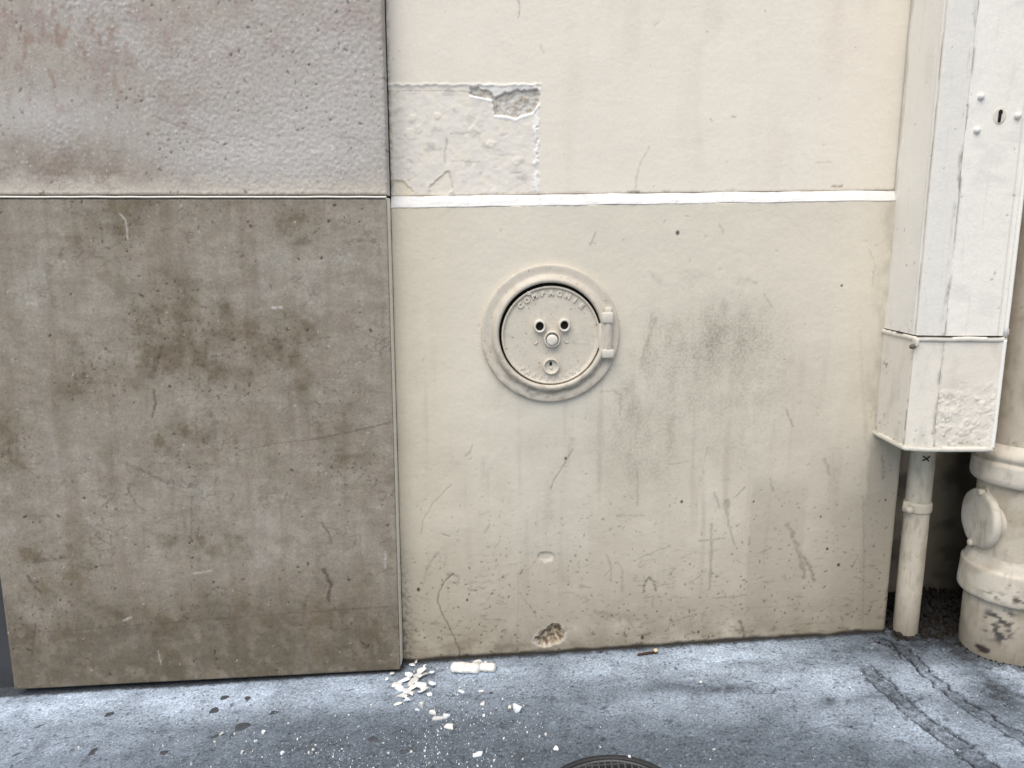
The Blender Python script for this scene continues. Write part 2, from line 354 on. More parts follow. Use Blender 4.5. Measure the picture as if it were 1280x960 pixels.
ver = fbm(X, Zt*0.06, 0.012, 3, 185)*0.08+fbm(X*0.05, Zt, 0.01, 3, 187)*0.05; c = c*(1+ver[..., None])
mk = np.zeros(X.shape); mw = np.zeros(X.shape); zs2 = zs   # marks: sheet rows follow Zt nearly level, good enough for wear
for pts, w, s in [([(403, 673), (409, 682), (415, 700)], 3, .5), ([(405, 735), (411, 745), (415, 758), (411, 776)], 4.5, .75), ([(241, 635), (240, 692)], 2.5, .4), ([(293, 633), (288, 645)], 2.5, .45),
                  ([(390, 565), (430, 558), (490, 545)], 2, .5), ([(300, 577), (350, 568), (390, 565)], 2, .3), ([(436, 695), (450, 690), (453, 700)], 2, .3), ([(40, 800), (160, 797), (300, 792), (490, 787)], 2, .3),
                  ([(160, 620), (170, 640), (183, 652)], 2.5, .35), ([(36, 730), (45, 742), (53, 750)], 5, .55), ([(45, 708), (62, 710), (82, 708)], 6, .4), ([(95, 717), (117, 722)], 3, .4), ([(46, 790), (43, 815), (42, 830)], 3, .4),
                  ([(193, 495), (195, 515), (191, 530)], 3, .55), ([(205, 440), (195, 460), (190, 480)], 5, .4), ([(160, 590), (200, 610), (212, 616)], 4, .4)]:
    stroke(mk, xs, zs, pl(pts, YL1), w*PXM, s, 0.6, len(pts)*7, 0.5)
for pts, w, s in [([(150, 268), (157, 276), (160, 300)], 2, .6), ([(342, 391), (352, 391)], 3, .7), ([(35, 382), (46, 383)], 3, .5), ([(155, 790), (165, 786)], 3, .5), ([(243, 733), (265, 731)], 3, .35), ([(482, 715), (483, 735)], 3, .4), ([(199, 830), (203, 848)], 2, .4)]:
    stroke(mw, xs, zs, pl(pts, YL1), w*PXM, s, 0.6, len(pts)*9, 0.5)
c = mix(c, lin(70, 60, 50), mk); c = mix(c, lin(208, 203, 196), mw)
h = 0.0006*fbm(X, Zt, 0.2, 3, 190)+0.00025*f2-pit*0.0008-mk*0.0006-vein*0.0002
edge = np.minimum(np.minimum(X-xs[0], xs[-1]-X), np.minimum(Z-zs[0], zs[-1]-Z)); h = h-0.0010*(1-ss(0, 0.0025, edge+0.0008*fbm(X, Zt, 0.01, 2, 195)))
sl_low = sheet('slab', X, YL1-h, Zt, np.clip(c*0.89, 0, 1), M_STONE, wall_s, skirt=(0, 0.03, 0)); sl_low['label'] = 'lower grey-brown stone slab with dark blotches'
# upper slab
xs = axis(-0.99, -0.99, xr+0.001, xr+0.001, 0.0019); z0 = zjoint+0.0045; zs = axis(z0, z0, 1.26, 2.6, 0.0019)
X, Zt = np.meshgrid(xs, zs)
pink = lin(178, 169, 157); c = np.ones(X.shape+(3,))*pink
f1 = fbm(X, Zt, 0.2, 6, 200, 0.55); f2 = fbm(X, Zt, 0.06, 6, 210, 0.6)
c = mix(c, lin(192, 186, 180), ss(-0.1, 0.5, f1)*0.7); c = mix(c, lin(166, 148, 140), ss(0.0, 0.5, f2)*0.65)
f4 = fbm(X, Zt, 0.022, 4, 214, 0.6); c = mix(c, lin(160, 152, 138), ss(0.1, 0.5, f4)*0.45); c = mix(c, lin(168, 150, 144), ss(0.1, 0.5, -f4)*0.3)
c = c*(1+0.10*fbm(X, Zt, 0.006, 3, 216)[..., None])
q = P(240, 0, YL0)
c = mix(c, lin(202, 197, 191), np.clip(lb(60, 140, 110, 26, .9, YL0)+lb(400, 150, 150, 80, .8, YL0)+lb(280, 190, 160, 30, .5, YL0), 0, 1)*(0.75+0.5*f2))
st = lb(60, 200, 90, 24, 1, YL0)+lb(150, 215, 50, 18, .7, YL0)+lb(180, 130, 120, 40, .35, YL0)
c = mix(c, lin(142, 128, 112), np.clip(st*(0.8+1.2*f2), 0, 1)*0.75)
c = mix(c, lin(210, 200, 184), np.clip(ss(P(240, 208, YL0)[2], P(240, 238, YL0)[2], Zt+0.03*f2), 0, 1)*0.7*(0.8+0.4*f4))
c = mix(c, lin(232, 222, 204), np.clip(ss(z0+0.012, z0+0.003, Zt), 0, 1)*0.35)
red = specks(X, Zt, 0.035, 0.5, 0.001, 0.008, 220)*ss(-0.35, 0.25, fbm(X, Zt, 0.15, 3, 225)+0.5*lb(70, 60, 160, 100, 1.0, YL0)-0.25)*ss(-0.3, 0.2, fbm(X, Zt, 0.005, 3, 226)); c = mix(c, lin(122, 84, 70), red*0.75)
rs = ss(0.05, 0.5, fbm(X*1.6, Zt*0.8, 0.03, 4, 227))*(lb(70, 50, 140, 90, 1.0, YL0)); c = mix(c, lin(150, 116, 98), rs*0.55)
pit = specks(X, Zt, 0.014, 0.5, 0.0007, 0.003, 230)*ss(-0.15, 0.3, fbm(X, Zt, 0.09, 3, 231)+0.5*lb(420, 130, 110, 110, 1, YL0)); c = mix(c, lin(104, 90, 82), pit*0.7)
wp = specks(X, Zt, 0.011, 0.45, 0.0006, 0.002, 240); c = mix(c, lin(226, 221, 217), wp*0.5)
mk = np.zeros(X.shape)
for pts, w, s in [([(195, 147), (230, 160), (280, 182)], 2.2, .55), ([(222, 153), (260, 166), (302, 172)], 2, .5), ([(306, 170), (346, 184)], 2.2, .5), ([(197, 178), (220, 186)], 2.5, .5), ([(195, 163), (225, 175)], 1.6, .35), ([(420, 171), (440, 172), (452, 178)], 2.5, .45)]:
    stroke(mk, xs, zs, pl(pts, YL0), w*PXM, s, 0.6, int(pts[0][0]), 0.4)
c = mix(c, lin(128, 112, 98), mk*0.7)
vis = ss(-0.2, 0.35, f1+0.6*lb(400, 150, 170, 90, 1, YL0))
h = 0.0006*f1+0.0005*f2-pit*0.0009+wp*0.0005-mk*0.0006+0.0009*fbm(X, Zt, 0.007, 3, 250)*vis
edge = np.minimum(np.minimum(X-xs[0], xs[-1]-X), Zt-zs[0]); h = h-0.002*(1-ss(0, 0.004, edge+0.0015*fbm(X, Zt, 0.01, 2, 195)))
sl_up = sheet('slab', X, YL0-h, Zt, np.clip(c*0.85, 0, 1), M_STONE, wall_s, skirt=(0, 0.027, 0)); sl_up['label'] = 'upper pinkish-grey stone slab with scratches'
box('backing', (-0.955, 0.0005, -0.12), (xr-0.004, 0.10, 2.6), M_DARK, wall_s, bev=0)
# pale sealant beads: level one between the slabs, upright one where slab meets plaster
CREAM = lin(232, 223, 206)*0.95
jx = np.linspace(xl-0.02, xr, 300); tz = zjoint+0.0008+0.0006*perlin(jx/0.05, jx*0, 3)
tt = np.linspace(0, math.pi, 7); A = np.zeros((7, 300, 3))
for k, t in enumerate(tt):
    A[k, :, 0] = jx; A[k, :, 1] = -0.0335-0.0042*math.sin(t)-0.0004*perlin(jx/0.02, jx*0, 8); A[k, :, 2] = tz-0.0020*math.cos(t)
sheet('sealant_bead', A[..., 0], A[..., 1], A[..., 2], np.ones(A.shape)*lin(232, 226, 216)*0.9, M_PAINT, wall_s)
zz = np.linspace(gz(xr, 0)+0.01, zjoint, 300); A = np.zeros((7, 300, 3))
for k, t in enumerate(tt):
    A[k, :, 0] = xr-0.0020+0.0030*min(1, k/1.5)+0.0004*perlin(zz/0.03, zz*0, 4); A[k, :, 1] = -0.0352+0.0355*k/6; A[k, :, 2] = zz
cc = np.ones(A.shape)*CREAM*(1-0.2*ss(0.3, 0.0, A[..., 2:3])*(0.5+0.5*perlin(A[..., 2:3]/0.01, A[..., 1:2]/0.01, 6)))
sheet('sealant_bead', A[..., 0], A[..., 1], A[..., 2], cc, M_PAINT, wall_s, flip=True)

# ================================================================== dark doorway wall, far left
dw = root('dark_wall', (-1.6, 0.0, gz(-1.6, 0)), 'dark grey plinth seen past the left edge of the stone slabs', 'wall')
xs = np.linspace(-3.5, -0.957, 400); zs = np.linspace(-0.25, 2.6, 300); X, Z = np.meshgrid(xs, zs)
c = np.ones(X.shape+(3,))*lin(70, 71, 74)*0.8*(1+0.3*fbm(X, Z, 0.08, 5, 300)[..., None])
sheet('face', X, 0.0-0.001*fbm(X, Z, 0.03, 3, 301), Z, c, M_STONE, dw, skirt=(0, 0.1, 0))

# ================================================================== cream plastered wall
wall_p = root('plastered_wall', (0.25, 0.0, gz(0.25, 0)), 'cream painted plaster wall with dirt, scuffs and chips', 'wall')
XC = 0.736; XL = xr+0.0015; XA_ = 0.681
za = P(800, 257, 0)[2]; zb_ = P(800, 242.5, 0.008)[2]          # band between lower and upper course (photo y 257..243)
def zband(x, lo):                                              # the band climbs a touch to the right
    k = (x-XL)/(XC-XL); a = P(486, 260, 0)[2]*(1-k)+P(1115, 250, 0)[2]*k; b = P(486, 245.5, .008)[2]*(1-k)+P(1115, 237.5, .008)[2]*k
    return a if lo else b
xs = axis(XL, XL, XC, XC, 0.00155); zs = axis(-0.02, -0.02, zband(0.2, True), zband(0.2, True), 0.00155)
X, Z0 = np.meshgrid(xs, zs)
ztop = zband(X, True); Z = np.where(Z0 > 0.6, Z0+(ztop-zs[-1])*(Z0-0.6)/(zs[-1]-0.6), Z0)
n1 = fbm(X, Z, 0.22, 5, 400); n2 = fbm(X, Z, 0.05, 5, 410, 0.55); n3 = fbm(X, Z, 0.009, 3, 420)
c = np.ones(X.shape+(3,))*lin(225, 216, 198)
c = mix(c, lin(212, 200, 172), ss(-0.02, -0.2, X+0.05*n1)*0.4)
c = c*(1+0.035*n1[..., None]+0.02*n2[..., None])
hg = Z-gz(X, 0)                                                # height above the pavement
low = ss(0.60, 0.0, hg+0.12*n1+0.04*n2)
c = mix(c, lin(170, 159, 139), low*0.72)
c = mix(c, lin(126, 116, 98), ss(0.52, 0.74, X+0.05*n1)*ss(0.50, 0.22, hg+0.08*n1)*0.5)  # shade of the lower right corner painted in, with some dirt
c = mix(c, lin(128, 116, 96), np.clip(ss(0.17, 0.0, hg+0.06*n2)*(0.6+0.9*n2), 0, 1)*0.8)
# long vertical runs of dirty water
runs = fbm(X, Z*0.07, 0.03, 4, 430); c = mix(c, lin(172, 161, 145), ss(0.12, 0.6, runs)*ss(0.75, 0.35, Z)*0.35)
def rb(px, py, rx, rz, s): 
    q = P(px, py); return s*np.exp(-(((X-q[0])/(rx*PXM))**2+((Z-q[2])/(rz*PXM))**2))
# rubbed-in grey soot to the right of the cover
so = np.zeros(X.shape)
for a in [(890, 470, 125, 100, .46), (800, 550, 75, 80, .46), (700, 560, 90, 60, .14), (905, 425, 85, 50, .68), (850, 425, 60, 40, .5), (960, 405, 40, 16, .35), (815, 450, 22, 60, .5), (790, 515, 30, 60, .55), (885, 495, 80, 45, .4), (845, 540, 70, 55, .3), (905, 555, 70, 45, .3), (785, 570, 16, 30, .5), (770, 470, 24, 30, .25), (870, 345, 30, 12, .2), (925, 350, 14, 8, .3), (760, 555, 60, 70, .2), (650, 500, 60, 25, .12)]:
    so = np.maximum(so, rb(*a))
stipple = ss(-0.25, 0.4, fbm(X, Z, 0.0045, 2, 440)+0.5*fbm(X*1.5, Z*0.6, 0.02, 4, 445))
so = so*(0.6+0.45*stipple)*(0.85+0.5*fbm(X*1.3, Z*0.8, 0.045, 4, 447))
c = mix(c, lin(124, 114, 96), np.clip(so, 0, 1)*0.95)
# overpainted upright rectangles on the right
for x0, x1, y0, y1, s in [(935, 1003, 600, 806, .16), (1003, 1040, 560, 806, .06), (1075, 1125, 550, 800, .3), (640, 735, 560, 690, -.10), (1040, 1075, 620, 800, .12)]:
    a = P(x0, 700)[0]+0.004*perlin(Z/0.03, Z*0, 4); b = P(x1, 700)[0]+0.004*perlin(Z/0.03, Z*0, 5); t = P(900, y0)[2]; u = P(900, y1)[2]
    m = ss(-0.004, 0.004, X-a)*ss(0.004, -0.004, X-b)*ss(0.03, -0.03, Z-t)*ss(-0.05, 0.02, Z-u)
    c = mix(c, lin(146, 136, 120) if s > 0 else lin(224, 216, 203), m*abs(s)*1.6)
# specks and pits, many near the ground
den = ss(0.5, 0.02, hg+0.1*n1)
p1 = specks(X, Z, 0.011, 0.5, 0.0006, 0.0026, 450)*(0.10+0.9*den)*ss(-0.2, 0.3, fbm(X, Z, 0.05, 3, 455)+0.35*den)
p2 = specks(X, Z, 0.04, 0.30, 0.0012, 0.0034, 460)
c = mix(c, lin(86, 76, 62), p1*0.7); c = mix(c, lin(74, 66, 56), p2*0.55*(0.25+0.75*den))
le = ss(0.03, 0.0, X-XL)*ss(0.3, 0.05, hg)*ss(-0.2, 0.25, fbm(X, Z, 0.008, 3, 465)); c = mix(c, lin(70, 60, 48), le*0.6)
hz = ss(0.22, 0.5, fbm(X*0.35, Z, 0.008, 3, 470))*ss(0.3, 0.02, hg)*ss(0.0, 0.4, fbm(X, Z, 0.08, 3, 475)+0.15); c = mix(c, lin(110, 99, 84), hz*0.5)
casing_shade = ss(0.035, 0.0, XA_-X+0.02*fbm(X, Z*0.4, 0.03, 4, 497))*ss(-0.4, 0.3, fbm(X, Z*0.5, 0.02, 4, 498)); c = mix(c, lin(120, 108, 88), np.clip(casing_shade, 0, 1)*0.2*ss(0.40, 0.48, Z))  # soft shade beside the casing, painted into the wall colour
mk = np.zeros(X.shape); ck = np.zeros(X.shape)
CR_ = [([(566, 718), (556, 727), (549, 741), (547, 752), (553, 768), (561, 783), (569, 800), (575, 815), (575, 827)], 1.7, .85), ([(716, 562), (706, 580), (693, 600), (688, 612)], 1.8, .45), ([(565, 605), (541, 630), (529, 650), (527, 668)], 1.6, .35), ([(785, 775), (795, 790), (803, 795)], 1.5, .4), ([(553, 668), (562, 671)], 1.5, .6), ([(648, 720), (648, 760), (646, 800)], 1.5, .25), ([(540, 780), (560, 787)], 1.2, .3)]
for pts, w, s in CR_: stroke(ck, xs, zs, pl(pts), w*PXM, s, 0.5, int(pts[0][0]), 0.25)
SC = [([(1113, 735), (1109, 765), (1107, 790)], 7, .9), ([(1118, 690), (1113, 735)], 3, .6), ([(805, 738), (807, 727), (812, 721), (817, 727), (820, 738)], 3.2, .9), ([(893, 617), (898, 632)], 4, .5), ([(909, 626), (908, 640)], 6, .5), ([(908, 640), (912, 660), (918, 681)], 3, .45),
      ([(889, 655), (889, 690), (887, 736)], 3.6, .5), ([(874, 676), (906, 673)], 2.2, .5), ([(985, 656), (995, 680), (1003, 705), (1006, 722)], 5.5, .55), ([(1004, 695), (1012, 708), (1018, 726)], 4.5, .65),
      ([(838, 682), (820, 689), (798, 698)], 2.4, .4), ([(835, 581), (860, 577)], 2.5, .3), ([(797, 592), (797, 632)], 2.6, .32), ([(925, 777), (928, 785), (931, 796)], 4.5, .95), ([(890, 748), (932, 744)], 2.5, .45),
      ([(838, 779), (872, 767)], 2.2, .4), ([(820, 733), (842, 729)], 2.4, .35), ([(862, 729), (882, 714)], 2.4, .35), ([(772, 645), (806, 644)], 3, .3), ([(900, 757), (916, 763)], 2.4, .4), ([(1031, 574), (1036, 592)], 5, .45),
      ([(757, 694), (763, 706), (764, 726)], 3, .4), ([(772, 702), (778, 715), (778, 738)], 3.5, .32), ([(745, 290), (738, 306)], 2, .5), ([(738, 303), (744, 304)], 1.6, .4), ([(900, 282), (904, 292)], 3, .35), ([(983, 512), (986, 520), (991, 533)], 2.5, .55),
      ([(590, 556), (587, 566), (582, 570)], 2.5, .5), ([(752, 490), (765, 488), (775, 494), (775, 518)], 2.5, .4), ([(716, 550), (708, 580)], 8, .22), ([(688, 610), (684, 650)], 10, .18), ([(548, 690), (533, 710), (529, 732)], 4, .28),
      ([(560, 718), (572, 720)], 5, .6), ([(820, 398), (808, 432), (800, 460)], 5, .3), ([(815, 392), (812, 410)], 3, .3), ([(906, 380), (904, 392)], 10, .3), ([(1079, 620), (1080, 700), (1078, 790)], 2.5, .3), ([(1090, 360), (1094, 333), (1086, 315)], 2, .25),
      ([(955, 368), (965, 385)], 2, .35), ([(935, 350), (945, 355)], 5, .3), ([(815, 343), (824, 352)], 6, .22), ([(840, 520), (838, 560)], 8, .2), ([(1075, 415), (1085, 600)], 4, .12), ([(1103, 570), (1105, 598)], 4, .45),
      ([(745, 765), (760, 768), (775, 775)], 6, .4), ([(760, 770), (790, 772)], 9, .35), ([(620, 810), (660, 806)], 10, .5), ([(670, 812), (720, 806)], 9, .4), ([(1050, 785), (1090, 792), (1110, 790)], 4, .7), ([(1046, 786), (1060, 785)], 3, .6), ([(900, 790), (880, 800)], 3, .4),
      ([(960, 790), (1000, 780), (1040, 778)], 2, .3), ([(940, 760), (1000, 756)], 2, .25), ([(600, 800), (540, 812)], 5, .3), ([(868, 690), (846, 700)], 2, .3), ([(985, 620), (955, 600)], 2, .15), ([(963, 598), (966, 614)], 3, .35)]
for i, (pts, w, s) in enumerate(SC): stroke(mk, xs, zs, pl(pts), w*PXM, s, 0.75, i*13+1, 0.55)
rg = np.random.RandomState(5)
for i in range(150):                                           # shoe and bag scuffs nobody aimed
    px = rg.uniform(510, 1090); py = 830-abs(rg.normal(0, 95)); an = rg.normal(0.15, 0.5) if rg.rand() < .7 else rg.normal(1.4, .3); L = rg.uniform(3, 18)
    stroke(mk, xs, zs, pl([(px, py), (px+L*math.cos(an), py-L*math.sin(an)+rg.normal(0, 1))]), rg.uniform(1.2, 2.8)*PXM, rg.uniform(.15, .5), 0.8, 200+i, 0.6)
c = mix(c, lin(92, 82, 68), mk*0.75); c = mix(c, lin(78, 68, 54), ck*0.7)
for px, py, r, k in [(847, 291, 3, lin(52, 56, 72)), (852, 627, 2.4, lin(70, 60, 50)), (1052, 357, 1.8, lin(70, 60, 50)), (942, 627, 1.6, lin(60, 52, 44)), (1034, 686, 2.2, lin(50, 44, 38)), (1048, 706, 2.6, lin(44, 40, 36)), (873, 790, 2, lin(50, 44, 38)), (707, 573, 2, lin(60, 50, 40)), (1026, 646, 1.6, lin(60, 50, 40)), (523, 737, 3, lin(50, 42, 34)), (1107, 625, 1.6, lin(40, 40, 38)), (584, 750, 2, lin(50, 42, 34)), (803, 797, 3, lin(56, 48, 40))]:
    q = P(px, py); m = 1-ss(r*0.6*PXM, r*1.3*PXM, np.hypot((X-q[0])*1.25, Z-q[2])); c = mix(c, k, m*0.9)
h = 0.0012*n1+0.0005*n2+0.00018*n3-ck*0.0012-p1*0.0005-p2*0.0004-mk*0.0002
# the knocked-out hole, a shallow dent, and both their broken edges
def hole(px, py, a, b, rot, depth, seed, power=2.0):
    q = P(px, py); dx = (X-q[0])/PXM; dz = (Z-q[2])/PXM
    u = dx*math.cos(rot)+dz*math.sin(rot); v = -dx*math.sin(rot)+dz*math.cos(rot)
    d = np.hypot(u/a, v/b)*(1+0.28*fbm(X, Z, 0.018, 3, seed)); return d
d1 = np.minimum(hole(688, 796, 21, 13, 0.35, 0, 480), hole(693, 787, 12, 10, 0.2, 0, 481))
in1 = 1-ss(0.86, 1.0, d1); rim1 = ss(1.25, 1.0, d1)*(1-in1)
hh = -0.014*(1-ss(0.4, 1.0, d1))-0.004*in1+0.0012*fbm(X, Z, 0.007, 3, 485)*in1
h = h*(1-in1)+hh
agg = fbm(X, Z, 0.008, 3, 486)
c = mix(c, lin(164, 148, 124), in1*0.95); c = mix(c, lin(100, 80, 60), in1*ss(-0.05, 0.3, agg)*0.85); c = mix(c, lin(228, 222, 208), in1*ss(0.1, 0.4, -agg)*0.6)
c = mix(c, lin(226, 216, 198), rim1*0.35)
d2 = hole(683, 696, 13, 8, 0, 0, 490); in2 = 1-ss(0.5, 1.05, d2); h = h-0.004*in2+0.0012*(1-ss(0.0, 0.12, np.abs(d2-0.55)))
c = mix(c, lin(222, 212, 196), in2*0.5); c = mix(c, lin(110, 98, 82), (1-ss(0, .12, np.abs(d2-0.95)))*0.45*ss(-.2, .2, fbm(X, Z, .01, 2, 3)))
# black line at the very foot: dirt with contact shade painted in
ft = ss(0.0095, 0.0020, hg+0.004*fbm(X, Z, 0.05, 4, 495)-0.001); c = mix(c, lin(36, 32, 27), ft*0.9); h = h-ft*0.001
edge = np.minimum(XC-X, 9); h = h-0.006*(1-np.sqrt(np.clip(1-(1-np.clip(edge/0.008, 0, 1))**2, 0, 1)))
edgeL = X-XL; h = h-0.001*(1-ss(0, 0.004, edgeL))
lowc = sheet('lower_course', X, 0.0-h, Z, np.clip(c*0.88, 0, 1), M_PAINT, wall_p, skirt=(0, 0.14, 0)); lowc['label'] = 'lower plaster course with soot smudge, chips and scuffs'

# sloping white band between the courses
bx = np.linspace(XL, XC, 560); kk = np.linspace(0, 1, 16); A = np.zeros((16, 560, 3)); 
for i, k in enumerate(kk):
    wv = 0.0009*perlin(bx/0.04, bx*0+k*2, 31)+0.0006*perlin(bx/0.011, bx*0+k*3, 32)
    A[i, :, 0] = bx; A[i, :, 1] = -0.0006+0.0078*k-0.0010*math.sin(math.pi*k)+wv*0.7; A[i, :, 2] = zband(bx, True)*(1-k)+zband(bx, False)*k+0.0012*perlin(bx/0.07, bx*0+5, 33)
cc = np.ones(A.shape)*lin(244, 240, 234)
nn = fbm(A[..., 0], A[..., 2], 0.02, 4, 500); cc = mix(cc, lin(196, 186, 170), ss(0.25, 0.6, nn)*0.35)
tp = ss(0.8, 1.0, np.repeat(kk[:, None], 560, 1))*ss(0.1, 0.35, fbm(A[..., 0], A[..., 2]*0, 0.03, 3, 505)); cc = mix(cc, lin(90, 76, 58), tp*0.3)
sheet('joint_band', A[..., 0], A[..., 1], A[..., 2], np.clip(cc*0.85, 0, 1), M_PAINT, wall_p, skirt=(0, 0.02, 0))

# upper course with the flaking repair patch
xs = axis(XL-0.0003, XL-0.0003, XC, XC, 0.0016); zl = zband(0.2, False); zs = axis(zl, zl, 1.26, 2.6, 0.0016); YU = 0.008
X, Z0 = np.meshgrid(xs, zs); Z = Z0+(zband(X, False)+0.0006-zl)*np.clip(1-(Z0-zl)/0.3, 0, 1)
n1 = fbm(X, Z, 0.25, 5, 600); n2 = fbm(X, Z, 0.05, 5, 610); n3 = fbm(X, Z, 0.009, 3, 620)
c = np.ones(X.shape+(3,))*lin(233, 224, 208); c = c*(1+0.03*n1[..., None]+0.012*n2[..., None])
c = mix(c, lin(206, 190, 168), ss(0.05, 0.6, fbm(X, Z*0.2, 0.07, 4, 625))*0.18)
def pb(px, py, rx, rz, s): 
    q = P(px, py, YU); return s*np.exp(-(((X-q[0])/(rx*PXM))**2+((Z-q[2])/(rz*PXM))**2))
QX = (X-P(484, 180, YU)[0])/PXM+484; QZ = 180-(Z-P(576, 180, YU)[2])/PXM           # photo-scaled wall coordinates of the patch
e = 1.6*fbm(X, Z, 0.012, 3, 630)
inp = ss(-1.2, 1.2, 667-QX+e)*ss(-1.2, 1.2, QZ-112.5+e*1.3)*1.0
pn = fbm(X, Z, 0.035, 5, 640, 0.6)
c = mix(c, lin(232, 224, 212), inp*0.9); c = mix(c, lin(217, 209, 198), inp*ss(0.0, 0.45, pn)*0.45); c = mix(c, lin(232, 222, 200), inp*ss(0.05, 0.45, -pn)*0.5)
gm = inp*ss(0.25, 0.5, fbm(X*0.5, Z, 0.016, 4, 645)); c = mix(c, lin(188, 180, 172), gm*0.5)
h = 0.001*n1+0.0004*n2+0.00015*n3
h = h+inp*(0.0006*pn+0.0005*fbm(X, Z, 0.012, 3, 650))-inp*0.0012
# torn paint lip along the patch outline
def lip(d, w): return np.exp(-(d/w)**2)
top = lip(QZ-112.5+e*1.3, 1.6)*ss(668+4, 668, QX); rt = lip(QX-664+e*2.2, 3.0)*ss(110, 116, QZ)*ss(-0.35, 0.1, fbm(X, Z, 0.016, 3, 655)+0.05); lf = lip(QX-489+e*2.5, 3.5)*ss(108, 114, QZ)
h = h+0.0013*top+0.0024*rt+0.0016*lf
c = mix(c, lin(246, 243, 238), np.clip(rt*0.9+top*0.4, 0, 1)); c = mix(c, lin(232, 222, 198), lf*0.6)
bt = lip(QZ-244+e, 3.0)*inp; c = mix(c, lin(230, 214, 182), bt*0.6); h = h+0.001*bt
# bare, grey, spalled hollow in the upper right corner of the patch
hx = [584, 600, 611, 613.5, 628, 640, 645, 660, 667]; hb_ = [123, 126, 128, 146, 147, 150, 147, 143, 132]; ht = [115, 117, 121, 127, 121, 118, 119, 117, 119]
en = 2.2*fbm(X, Z, 0.009, 3, 660)
bot = np.interp(QX, hx, hb_); tpp = np.interp(QX, hx, ht)
ih = ss(-0.8, 0.8, bot-QZ+en*0.5)*ss(-0.8, 0.8, QZ-tpp+en*1.4)*ss(584, 586, QX+en)*ss(668, 666, QX+en)
gn = fbm(X, Z, 0.012, 4, 665)
h = h*(1-ih)+ih*(-0.0042+0.0022*gn+0.0012*fbm(X, Z, 0.005, 2, 666))
c = mix(c, lin(203, 195, 183), ih*0.95); c = mix(c, lin(168, 156, 138), ih*ss(0.05, 0.4, gn)*0.7); c = mix(c, lin(216, 216, 214), ih*ss(0.1, 0.4, -gn)*0.7)
lipb = lip(QZ-bot-2.2+en*0.5, 1.6)*ss(582, 586, QX)*ss(668, 663, QX)*(1-ih); c = mix(c, lin(252, 250, 247), np.clip(lipb*1.1, 0, 1)); h = h+0.0012*lipb
flk = ss(-1, 1, QZ-112+en)*ss(1, -1, QZ-tpp+en)*ss(596, 604, QX)*ss(667, 660, QX); c = mix(c, lin(232, 228, 222), flk*0.7); h = h+0.0015*flk
# two yellowish flakes at the foot and the small lifted blisters
for poly, k in (([(490, 222), (500, 222), (517, 236), (505, 244), (495, 242)], lin(233, 221, 196)), ([(558, 209), (563, 232), (555, 242), (538, 241), (532, 231)], lin(234, 225, 207))):
    pq = np.array(poly, float); ins = np.full(X.shape, 1e9)
    s_ = np.sign(sum((b[0]-a[0])*(b[1]+a[1]) for a, b in zip(pq, np.roll(pq, -1, 0))))
    for a, b in zip(pq, np.roll(pq, -1, 0)):
        nx_, nz_ = (b[1]-a[1]), -(b[0]-a[0]); L = math.hypot(nx_, nz_); ins = np.minimum(ins, s_*((QX-a[0])*nx_+(QZ-a[1])*nz_)/L)
    if ins.max() < 0: ins = -ins
    m = ss(-0.7, 0.9, ins+0.8*en); rimm = lip(ins+0.6*en, 1.1)
    c = mix(c, k, m*0.85); c = mix(c, lin(150, 128, 98), rimm*0.35*ss(236, 226, QZ)); h = h-0.0012*m+0.0009*rimm
for px, py, r in [(512, 168, 8), (522, 163, 6), (515, 150, 5), (545, 148, 5), (610, 180, 6), (588, 165, 7), (640, 200, 6), (613, 236, 5)]:
    d = np.hypot(QX-px, QZ-py)/r*(1+0.4*fbm(X, Z, 0.01, 2, px)); h = h+0.0010*(1-ss(0.6, 1, d)); c = mix(c, lin(236, 228, 212), (1-ss(.6, 1, d))*0.35)
mk = np.zeros(X.shape)
for i, (pts, w, s) in enumerate([([(558, 172), (557, 185), (556, 200)], 3, .4), ([(563, 165), (580, 165), (595, 164)], 2.5, .3), ([(648, 0), (650, 12), (648, 22)], 1.8, .5), ([(811, 185), (800, 205), (795, 225), (793, 243)], 2.5, .25), ([(484, 113), (520, 112), (585, 113)], 1.2, .45), ([(586, 115), (606, 121)], 2, .6),
                                ([(590, 163), (600, 165)], 3, .3), ([(785, 242), (798, 241)], 3, .8), ([(1040, 237), (1052, 236)], 3, .6), ([(830, 241), (836, 241)], 2.5, .5), ([(915, 147), (919, 148)], 2, .5), ([(565, 199), (600, 201)], 2, .25), ([(638, 215), (652, 214)], 2, .35), ([(1020, 206), (1040, 206)], 1.6, .25), ([(676, 57), (679, 66)], 2, .3), ([(818, 33), (823, 28)], 2, .3), ([(520, 243), (540, 244)], 2, .4), ([(585, 244), (610, 243)], 3, .55)]):
    stroke(mk, xs, zs, pl(pts, YU), w*PXM, s, 0.7, 700+i, 0.5)
c = mix(c, lin(120, 105, 86), mk); h = h-mk*0.0006
p1 = specks(X, Z, 0.05, 0.25, 0.0008, 0.002, 710); c = mix(c, lin(150, 136, 118), p1*0.5)
le = ss(0.008, 0.0, X-XL)*ss(-0.2, 0.2, fbm(X, Z, 0.012, 3, 715)); c = mix(c, lin(140, 126, 106), le*0.5)
ft = ss(0.006, 0.001, Z-zband(X, False)+0.004*fbm(X, Z, 0.02, 3, 716)); c = mix(c, lin(150, 134, 110), ft*0.35)
upc = sheet('upper_course', X, YU-h, Z, np.clip(c*0.92, 0, 1), M_PAINT, wall_p, skirt=(0, 0.13, 0)); upc['label'] = 'upper plaster course with a flaking square repair patch'
